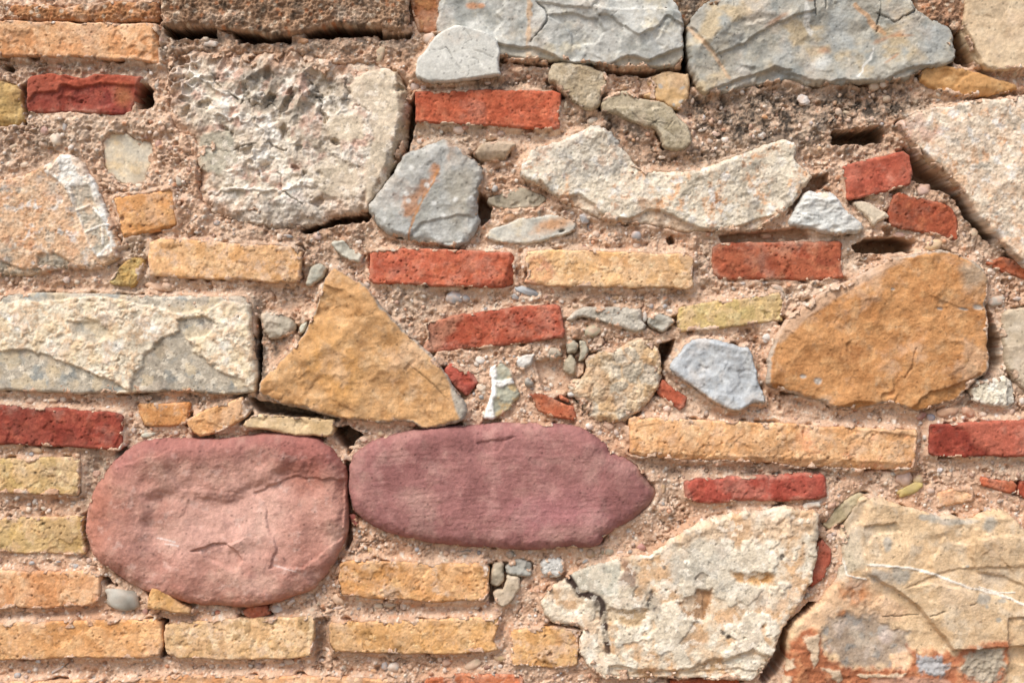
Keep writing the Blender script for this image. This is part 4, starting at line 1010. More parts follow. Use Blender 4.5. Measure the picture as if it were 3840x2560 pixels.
piece('stone', P('23', '1860,430 1900,370 2100,350 2190,310 2260,360 2270,450 2275,570 2130,610 1900,560'), 'rough', H=52, E=18, R=16, cols=('ebe1cc', 'ded2b8', 'f1eadb'),
      label='small bright cream block near the right edge', rough=14, rsc=30, dust=.05, scal=6, ssc=60,
      custom=lambda x, y, d, h, c, s: (mix(c, hx('aaa498'), .8 * mpoly(x, y, '23', '2190,310 2300,330 2300,600 2190,590 2200,450', 5, 8, s + 90)), h - 10 * mpoly(x, y, '23', '2190,310 2300,330 2300,600 2190,590 2200,450', 5, 8, s + 90)))
piece('stone', P('D', '2302,715 2372,698 2440,690 2450,910 2372,905 2337,880 2313,840 2306,775'), 'lime', H=48, E=26, R=28, cols=('bfae93', 'b09f84', 'cdbfa8'), label='taupe stone cut by the right edge beside the ochre boulder',
      scal=14, ssc=100, dust=.1, crack=.5)
piece('stone', P('D', '552,980 580,950 640,955 765,962 768,970 763,1003 700,1000 640,992'), 'lime', H=62, E=14, R=12, cols=('d5b788', 'c6a673', 'dec69c'),
      label='thin tan slab resting on the pink sandstone', scal=10, ssc=80, terr=3, tsc=90, dust=.05)
piece('stone', P('10', '945,1010 1060,850 1180,780 1270,800 1275,880 1240,970 1180,1050 1060,1040 970,1035'), 'rough', H=44, E=20, R=18, cols=('c39f58', 'ad8743', 'd1bd7e'),
      label='small olive ochre stone with dark specks under the peach stone', rough=14, rsc=30, pits=.3, psc=16, dust=.1, scal=12, ssc=60)
piece('stone', P('11', '50,1290 110,1250 200,1270 330,1330 375,1390 350,1470 250,1510 130,1530 70,1440'), 'lime', H=44, E=24, R=22, cols=('b3a893', 'a09783', 'c4baa6'),
      label='grey cracked stone between the crusted slab and the triangle', scal=20, ssc=55, crack=.8, rough=8, dust=.25)
piece('stone', P('11', '690,670 720,645 810,640 850,690 980,760 940,830 850,820 760,770'), 'lime', H=46, E=16, R=16, cols=('c3bfae', 'b2ae9e', 'd6cfba'), label='small pale grey shard above the tip of the triangle',
      scal=20, ssc=60, dust=.05)
piece('stone', P('11', '470,960 500,860 600,835 630,890 620,960 500,1045 460,1020'), 'lime', H=36, E=16, R=16, cols=('b8b6a4', 'a8a795', 'c6c3b2'), label='small grey stone right of the ochre brick', scal=16, ssc=50, dust=.1)
piece('stone_chip', P('11', '390,1450 400,1400 470,1340 450,1430 400,1478'), 'lime', H=30, E=10, R=10, cols=('c2c0ac', 'b2b09e', 'cfcdb8'), dust=.1, scal=4, ssc=40)
piece('stone', P('N', '1841,2227 1860,2204 1883,2206 1898,2172 1900,2155 1951,2163 1947,2206 1917,2253 1885,2280 1858,2265'), 'lime', H=48, E=16, R=16, cols=('c3b196', 'b39f82', 'd0c2aa'),
      label='tan cracked stone right of the ochre brick, lowest of a cluster', crack=.9, scal=8, ssc=40, dust=.1)
piece('stone', P('N', '1895,2125 1925,2090 1998,2110 1990,2165 1950,2160 1905,2155'), 'lime', H=40, E=16, R=14, cols=('aaa79c', '8f8e86', 'bdb9ad'), label='dark and light grey shard in the cluster right of the ochre brick',
      scal=20, ssc=40, dust=.05)
piece('stone', P('N', '1840,2160 1850,2120 1890,2108 1897,2170 1870,2200 1842,2195'), 'lime', H=34, E=16, R=16, cols=('b3a68e', 'a3967e', 'c2b69e'), label='olive tan stone in the cluster right of the ochre brick', scal=12, ssc=40, dust=.1)
piece('stone', P('32', '290,530 320,470 390,440 460,450 505,500 510,560 470,610 390,630 320,600'), 'rough', H=46, E=26, R=28, cols=('cfccc4', 'bfbdb6', 'dcd9d2'), label='round crumbly white grey lump under the purple sandstone',
      rough=14, rsc=26, dust=.05, pits=.2, psc=18)
CH = dict(H=34, E=16, R=16, scal=14, ssc=45, dust=.2)
for q, c in (('315,100 370,60 490,80 495,130 400,190 330,150', ('b8ac96', 'a89d88', 'c6bca6')), ('490,200 560,130 610,180 605,290 560,320 490,290', ('b0a48a', '9f937a', 'c2b69c')),
             ('690,200 730,140 860,150 850,240 790,325 720,290', ('c0ae92', 'b09e82', 'cdbda4')), ('555,470 600,380 670,345 665,430 650,520 560,510', ('b5b5b0', '8f9294', 'e0ddd6')),
             ('80,185 150,130 260,120 210,240 150,280 100,240', ('d2cec6', 'bfbcb4', 'e2ded6')), ('145,370 180,330 235,380 220,420 160,420', ('a8a49a', '98948a', 'b8b4aa')),
             ('630,0 690,20 730,90 700,180 650,210 640,110', ('b0a892', '9f9882', 'c0b8a2')), ('520,30 590,0 635,60 610,130 540,120', ('ada48e', '9c937e', 'bdb49e'))):
    piece('stone_chip', P('22', q), 'lime', cols=c, **CH)

# ------------------------------------------------------------------ mortar
MX, MY = 560, 480      # how far the wall goes on beyond the picture (photo pixels)
def axis(lo, hi, f0, f1, fine, coarse):
    a = np.arange(lo, f0, coarse); b = np.arange(f0, f1, fine); c = np.arange(f1, hi + coarse, coarse)
    return np.concatenate([a, b, c]).astype(F)
gx = axis(-2080, 5920, -52, 3892, 3.4, 26.0)
gy = axis(-1120, 4080, -52, 2612, 3.4, 26.0)
nx, ny = len(gx), len(gy)
GX, GY = np.meshgrid(gx, gy)
d1 = np.full(GX.shape, -400.0, F); d2 = np.full(GX.shape, -400.0, F); eh = np.zeros(GX.shape, F)
sH = np.zeros(GX.shape, F); sE = np.ones(GX.shape, F); sR = np.ones(GX.shape, F); sF = np.zeros(GX.shape, F)
for pl, warp, seed, edge, lo, hi, pH, pE, pR, pF in PIECES:
    m = 75
    i0, i1 = np.searchsorted(gx, [lo[0] - m, hi[0] + m]); j0, j1 = np.searchsorted(gy, [lo[1] - m, hi[1] + m])
    x = GX[j0:j1, i0:i1]; y = GY[j0:j1, i0:i1]
    if x.size == 0: continue
    wx, wy = warpxy(x, y, warp, seed)
    d = sdf(x + wx, y + wy, pl)
    a = d1[j0:j1, i0:i1]; b = d2[j0:j1, i0:i1]; e = eh[j0:j1, i0:i1]
    big = d > a
    b[:] = np.where(big, a, np.maximum(b, d)); e[:] = np.where(big, edge, e)
    for arr, val in ((sH, pH), (sE, pE), (sR, pR), (sF, pF)):
        q = arr[j0:j1, i0:i1]; q[:] = np.where(big, val, q)
    a[:] = np.where(big, d, a)

x, y = GX, GY
rz = .62 + .55 * sst(1500, 800, y + 500 * fbm(x, y, 400, 900, 2))      # the upper joints are more eroded than the lower ones
base = 20 + 12 * fbm(x, y, 260, 901, 3) + 12 * fbm(x, y, 80, 902, 3) + rz * 11 * fbm(x, y, 34, 903, 5, .7)
lump = 1 - 2 * np.abs(fbm(x, y, 95, 904, 3)); base = base + 7 * (lump - .5) * rz
c1f, c2f, cid = cells(x + 4 * fbm(x, y, 12, 905, 2), y + 4 * fbm(x, y, 12, 906, 2), 24, 907)
grain = sst(.52, .12, c1f / (.55 + .45 * rnd((cid * 9999).astype(np.int64), (cid * 77).astype(np.int64), 3)))
gsel = cid < .5
q1, _, qc = cells(x + 22 * fbm(x, y, 50, 941, 3), y + 22 * fbm(x, y, 50, 942, 3), 64, 943)
clod = (qc < .45) * sst(.5, .22, q1 + .15 * fbm(x, y, 22, 944, 3))
base = base + rz * (6 + 12 * qc) * clod - 7 * ((qc > .75) * sst(.45, .15, q1 + .2 * fbm(x, y, 22, 945, 3)))
cv = np.abs(fbm(x + 12 * fbm(x, y, 25, 951, 2), y, 85, 952, 4, .6))
base = base - 15 * sst(.07, .0, cv) * sst(.0, .25, fbm(x, y, 130, 953, 2)) + 4 * rz * terrace(2.2 * fbm(x, y, 70, 954, 4, .6), .2)
h = base + 7 * rz * grain * gsel
g2, _, cid2 = cells(x, y, 11, 911)
gr2 = sst(.5, .15, g2); h = h + 3.5 * gr2 * (cid2 < .6)
pit1, _, pc = cells(x + 6 * fbm(x, y, 20, 908, 2), y, 46, 909)
pit = (pc < .3) * sst(.26, .08, pit1); h = h - 16 * pit
# the mortar meets the stones: rises a little against most, sinks in narrow joints
near = sst(-26, -2, d1)
low = fbm(x, y, 140, 912, 2)
jn = fbm(x, y, 90, 913, 3, .6)
fil = near * sst(-.38, .0, jn) * (d2 < -14)
h = h + fil * np.clip(eh - 5 + 5 * fbm(x, y, 26, 914, 3) - h, -4, 30)
h = h - 26 * sst(-13, -2, d1) * sst(-.2, -.45, jn)
h = h - 40 * sst(26, 9, -(d1 + d2)) * (d1 < 6)
fn = fbm(x, y, 75, 915, 4, .65)
ov = np.maximum(3, 40 * sF * sst(-.02, .4, fn))
def finish():
    tt = np.clip(d1 / sR, 0, 1)
    hs = sH - sE * (1 - np.sqrt(np.maximum(1 - (1 - tt) ** 2, 0)))
    film = hs + 5.5 * (1 - np.clip(d1 / ov, 0, 1)) - 1 + 4 * fbm(x, y, 18, 916, 3, .7)
    lap = sst(0.02, .12, fn) * (sF > .05)
    plain = np.minimum(h, np.maximum(eh - 6, h - 1.4 * d1)) - .5 * d1
    out = np.where(d1 > 0, np.where(lap > .3, np.maximum(film, plain), plain), h)
    return np.where(d1 > ov, np.minimum(out, plain) - 1.5 * (d1 - ov), out)
def win(t, s, pad):
    A = np.array(P(t, s)); i0, i1 = np.searchsorted(gx, [A[:, 0].min() - pad, A[:, 0].max() + pad]); j0, j1 = np.searchsorted(gy, [A[:, 1].min() - pad, A[:, 1].max() + pad])
    return slice(j0, j1), slice(i0, i1)
def level(t, s, off, soft=40, warp=25):
    w = win(t, s, soft + warp + 6)
    h[w] += off * mpoly(x[w], y[w], t, s, soft, warp, 77, 90)
level('D', '370,85 950,85 960,180 380,140', 20)
level('D', '370,120 470,330 470,500 700,540 850,510 860,540 500,560 380,470 360,300', 12)
level('D', '180,230 460,260 470,520 280,540 230,400 120,330 0,330 0,290', 14)
level('D', '1440,1040 1530,1090 1530,1180 1420,1240 1380,1270 1400,1200 1480,1130', 14)
level('D', '1000,640 1200,660 1180,700 1000,740 960,810 930,740', -10)
level('D', '1390,300 1800,240 2050,280 1900,360 1650,350 1500,400', 12)
level('D', '1640,640 1930,640 1830,700 1760,780', 8)
level('D', '725,1420 760,1420 757,1500 725,1510', -26, 8, 6)
level('D', '640,900 1100,980 1100,1000 640,950', -12)
level('D', '590,640 720,620 720,700 600,860', -16, 20, 15)
level('D', '1125,1400 1330,1400 1330,1440 1150,1420', -4)
def hole(t, s, depth, soft=5, warp=11):
    w = win(t, s, soft + warp + 6)
    m = mpoly(x[w], y[w], t, s, soft, warp, 78, 34)
    h[w] = h[w] * (1 - m) + (-depth + 6 * fbm(x[w], y[w], 40, 79, 3)) * m
for t, s, dp in [
    ('00', '1450,225 1640,215 1900,215 1905,335 1700,330 1530,335 1465,305', 380), ('00', '2060,240 2500,240 2500,362 2200,358 2070,330', 380),
    ('01', '-120,250 340,270 320,360 100,375 -120,375', 380), ('01', '450,240 620,205 1100,195 1120,300 900,312 600,335 470,325', 380),
    ('01', '1110,320 1180,300 1390,290 1380,330 1180,340 1120,350', 60),
    ('00', '1195,740 1290,740 1330,800 1340,900 1290,950 1210,945 1190,850', 330), ('00', '5,590 30,570 95,580 95,618 30,625', 70), ('00', '175,760 235,720 225,1000 215,1090 200,1090 200,900', 70),
    ('03', '690,1160 1100,1115 1125,1160 1115,1230 1060,1255 720,1270 665,1270 665,1190', 260), ('13', '845,690 980,625 1200,605 1370,630 1395,670 1370,735 1100,745 870,740', 240),
    ('D', '1566,30 1580,40 1585,120 1590,180 1575,175 1566,150', 300), ('D', '2190,70 2205,72 2240,150 2225,150 2195,140 2185,110', 300),
    ('D', '940,240 956,215 954,285 935,345 928,330', 200), ('D', '905,380 915,385 880,440 850,485 840,490 860,470', 200),
    ('D', '690,528 745,512 760,498 860,490 845,505 770,515 700,535', 220), ('D', '1100,440 1112,450 1130,480 1125,500 1105,515 1095,500', 180),
    ('D', '2080,340 2110,365 2180,420 2290,540 2280,560 2220,500 2200,460 2180,440 2110,420 2095,400', 180),
    ('D', '590,730 597,740 598,860 594,905 588,905', 150), ('D', '575,915 640,930 720,948 740,960 640,952 590,945', 160), ('D', '760,985 800,980 832,1000 812,1015 800,1040 775,1010', 220),
    ('D', '1520,790 1550,780 1540,815 1530,830 1515,870', 200), ('D', '2268,700 2285,740 2300,790 2305,840 2285,850 2268,860', 160),
    ('D', '1860,1385 1880,1385 1830,1440 1815,1500 1790,1540 1760,1570 1745,1560 1775,1500 1805,1440', 130), ('D', '228,1326 245,1330 262,1345 240,1342', 70),
    ('D', '1230,830 1300,825 1325,870 1330,900 1250,900', 14), ('D', '1532,547 1545,540 1550,555 1540,560', 70), ('D', '1650,540 1780,528 1850,520 1860,545 1780,560 1660,555', 55),
    ('D', '1122,1300 1134,1300 1134,1385 1124,1385', 70), ('D', '1150,140 1250,150 1440,165 1570,160 1575,185 1500,175 1330,160', 180), ('D', '1850,405 1900,400 1905,420 1870,440 1845,450', 70),
    ('D', '792,1060 804,1060 806,1240 795,1260 796,1160', 70), ('D', '370,1425 384,1425 384,1505 370,1510', 260), ('D', '1600,440 1604,445 1602,447', 5),
    ('D', '2030,520 2050,520 2055,540 2035,545', 30)]:
    hole(t, s, dp)
h = np.maximum(h, -420)
hole_mask = h < -40
h = np.where(hole_mask, np.where(d1 > 2, np.minimum(h, eh - 8), h), finish())
# colour: pinkish lime mortar, grains, grey and black weathering
mc = mix(np.broadcast_to(hx('d6b394'), x.shape + (3,)).astype(F), hx('c29b7b'), sst(-.2, .4, fbm(x, y, 150, 920, 4, .6)))
mc = mix(mc, hx('e8d2ba'), .7 * sst(.1, .5, fbm(x, y, 60, 921, 4, .65)))
mc = mix(mc, hx('ae866a'), .6 * sst(.15, .5, fbm(x, y, 45, 922, 4, .65)))
mc = mix(mc, hx('c2ae96'), .5 * sst(.0, .35, fbm(x, y, 330, 923, 4, .6)) * sst(2300, 1300, y))
mc = mix(mc, hx('c4946f'), .55 * sst(-.05, .3, fbm(x, y, 300, 924, 4, .6)) * sst(1000, 1700, y))
mc = mix(mc, hx('8c705a'), .6 * sst(.22, .42, fbm(x, y, 38, 925, 5, .7)))
mc = mix(mc, hx('efe0cc'), .6 * sst(.25, .42, fbm(x, y, 26, 926, 4, .7)))
PC = ['d9d0c2', 'bfb6a8', 'a39d94', 'e6dac6', 'c88a5e', 'a8867a', 'd2b18e', 'dcb896', 'c9b79c', 'efe6da']
gid = (cid * 997) % 1.0
gm = grain * gsel
for i, c in enumerate(PC):
    mc = mix(mc, hx(c), .8 * gm * ((gid > i / 20.) & (gid <= (i + 1) / 20.)))
g3 = (cid2 * 613) % 1.0
for i, c in enumerate(['efe4d2', '8a7566', 'f0ddc2', '6f5f55', 'c07f58']):
    mc = mix(mc, hx(c), .7 * gr2 * ((g3 > i * .05) & (g3 <= (i + 1) * .05)))
W = np.zeros(x.shape, F)
def stain(t, s, amt, soft=60):
    w = win(t, s, soft + 56)
    W[w] = np.maximum(W[w], amt * mpoly(x[w], y[w], t, s, soft, 50, 80, 100))
stain('D', '1590,200 1700,215 1900,200 2110,190 2120,240 2060,270 1960,290 1900,320 1760,340 1640,330 1560,250', 1.0)
stain('D', '370,80 950,80 960,130 700,120 380,110', .75); stain('D', '1040,185 1260,170 1400,230 1520,330 1400,330 1290,240 1280,205 1060,208', .75, 30)
stain('D', '1380,300 1700,330 1640,400 1480,390', .6); stain('D', '590,700 650,800 600,900 580,900', .85, 25); stain('D', '1900,280 2080,280 2060,360 1900,350', .35)
stain('D', '500,520 860,510 860,600 700,640 560,540', .35); stain('D', '300,900 600,910 780,960 830,1010 760,1010 560,950 300,925', .6, 25); stain('D', '180,1030 300,1040 200,1180 180,1150', .45)
stain('D', '1500,760 1560,770 1540,860 1640,930 1560,940 1500,880', .45); stain('D', '2260,840 2330,880 2240,930 2200,930', .6, 25); stain('D', '2100,420 2260,460 2330,600 2220,560', .45)
stain('D', '1450,1060 1570,1070 1900,1085 1900,1090 1560,1100', .35, 20); stain('D', '0,280 120,290 200,340 60,390 0,400', .4); stain('D', '720,1420 760,1420 760,1510 720,1510', .5, 15)
stain('D', '1600,580 1640,570 1640,660 1600,660', .45, 20); stain('D', '0,140 370,150 360,175 60,170', .35, 25)
ns = fbm(x, y, 55, 930, 5, .7); nf = fbm(x, y, 14, 931, 3, .7)
mc = mix(mc, hx('8d7965'), .75 * W * sst(-.4, .05, ns + .3 * nf))
mc = mix(mc, hx('4b443d'), .9 * W * sst(-.04, .2, ns + .55 * nf))
mc = weather(x, y, mc, .6) * 1.06
mc = mc * (1 + .14 * fbm(x, y, 10, 932, 2)[..., None])
keep = d1 < np.maximum(22, ov + 7)
ok = keep
cell = ok[:-1, :-1] | ok[1:, :-1] | ok[:-1, 1:] | ok[1:, 1:]
jj, ii = np.nonzero(cell)
Q = np.stack([(jj + 1) * nx + ii, (jj + 1) * nx + ii + 1, jj * nx + ii + 1, jj * nx + ii], -1)
used = np.unique(Q); remap = np.full(nx * ny, -1, np.int64); remap[used] = np.arange(len(used))
V = to_world(GX.ravel()[used], GY.ravel()[used], h.ravel()[used])
link_mesh('mortar', V, remap[Q], np.zeros((0, 3), np.int32), mc.reshape(-1, 3)[used], 'mortar', (0, 0, 0), 'pinkish crumbly lime mortar between the stones')

def mh(px, py):
    i = int(np.clip(np.searchsorted(gx, px), 1, nx - 1)); j = int(np.clip(np.searchsorted(gy, py), 1, ny - 1))
    return float(h[max(0, j - 2):j + 2, max(0, i - 2):i + 2].mean()), float(d1[j, i])

# ------------------------------------------------------------------ pebbles
import bmesh
def ico(sub):
    bm = bmesh.new(); bmesh.ops.create_icosphere(bm, subdivisions=sub, radius=1.0)
    v = np.array([q.co[:] for q in bm.verts], F); f = np.array([[q.index for q in p.verts] for p in bm.faces], np.int32)
    bm.free(); return v, f
ICO3, ICO2, ICO1 = ico(3), ico(2), ico(1)

def pebble_geo(px, py, rx, ry, ang, colr, seed, ic, flat=.6, lift=.2, squar=0.0):
    v, f = ic
    v = v.copy()
    nv = .26 * pn(v[:, 0] * 1.3 + seed, v[:, 1] * 1.3 + v[:, 2], seed) + .2 * pn(v[:, 2] * 1.6 + seed, v[:, 0] * 1.6 - v[:, 1], seed + 1)
    v = v * (1 + nv[:, None])
    v = np.sign(v) * np.abs(v) ** (1 - squar)
    a = math.radians(ang)
    u = v[:, 0] * rx; w = v[:, 1] * ry
    hh, dd = mh(px, py)
    X = px + u * math.cos(a) - w * math.sin(a); Y = py + u * math.sin(a) + w * math.cos(a)
    rd = min(rx, ry) * flat
    H = max(hh, -30) + lift * rd + 1.5 + v[:, 2] * rd
    n = fbm(X, Y, max(10, rx * .8), seed + 2, 3)
    c = mix(np.broadcast_to(colr, (len(v), 3)) * (1 + (.6 if rx > 45 else .3) * n[:, None]), DUST, (.15 + .6 * sst(.0, .4, fbm(X, Y, 22, seed + 5, 3) + .15)) * (.25 if rx > 45 else 1))
    # photo y runs down, so the handedness flips
    return X, Y, H, c, f[:, ::-1]

def pebble(t, cx, cy, rx, ry, ang, colr, seed, name='pebble', label=None):
    (px, py), = P(t, '%f,%f' % (cx, cy))
    X, Y, H, c, f = pebble_geo(px, py, rx / 2.352, ry / 2.352, ang, hx(colr), seed, ICO3 if max(rx, ry) > 60 else ICO2, squar=(seed % 5) * .05, lift=-.25, flat=.8)
    w = to_world(X, Y, H); loc = to_world(np.array(px), np.array(py), np.array(mh(px, py)[0]))
    return link_mesh(name, w - loc, np.zeros((0, 4), np.int32), f, c, 'pebble', tuple(loc), label, smooth=(seed % 3 != 0 or max(rx, ry) > 60))

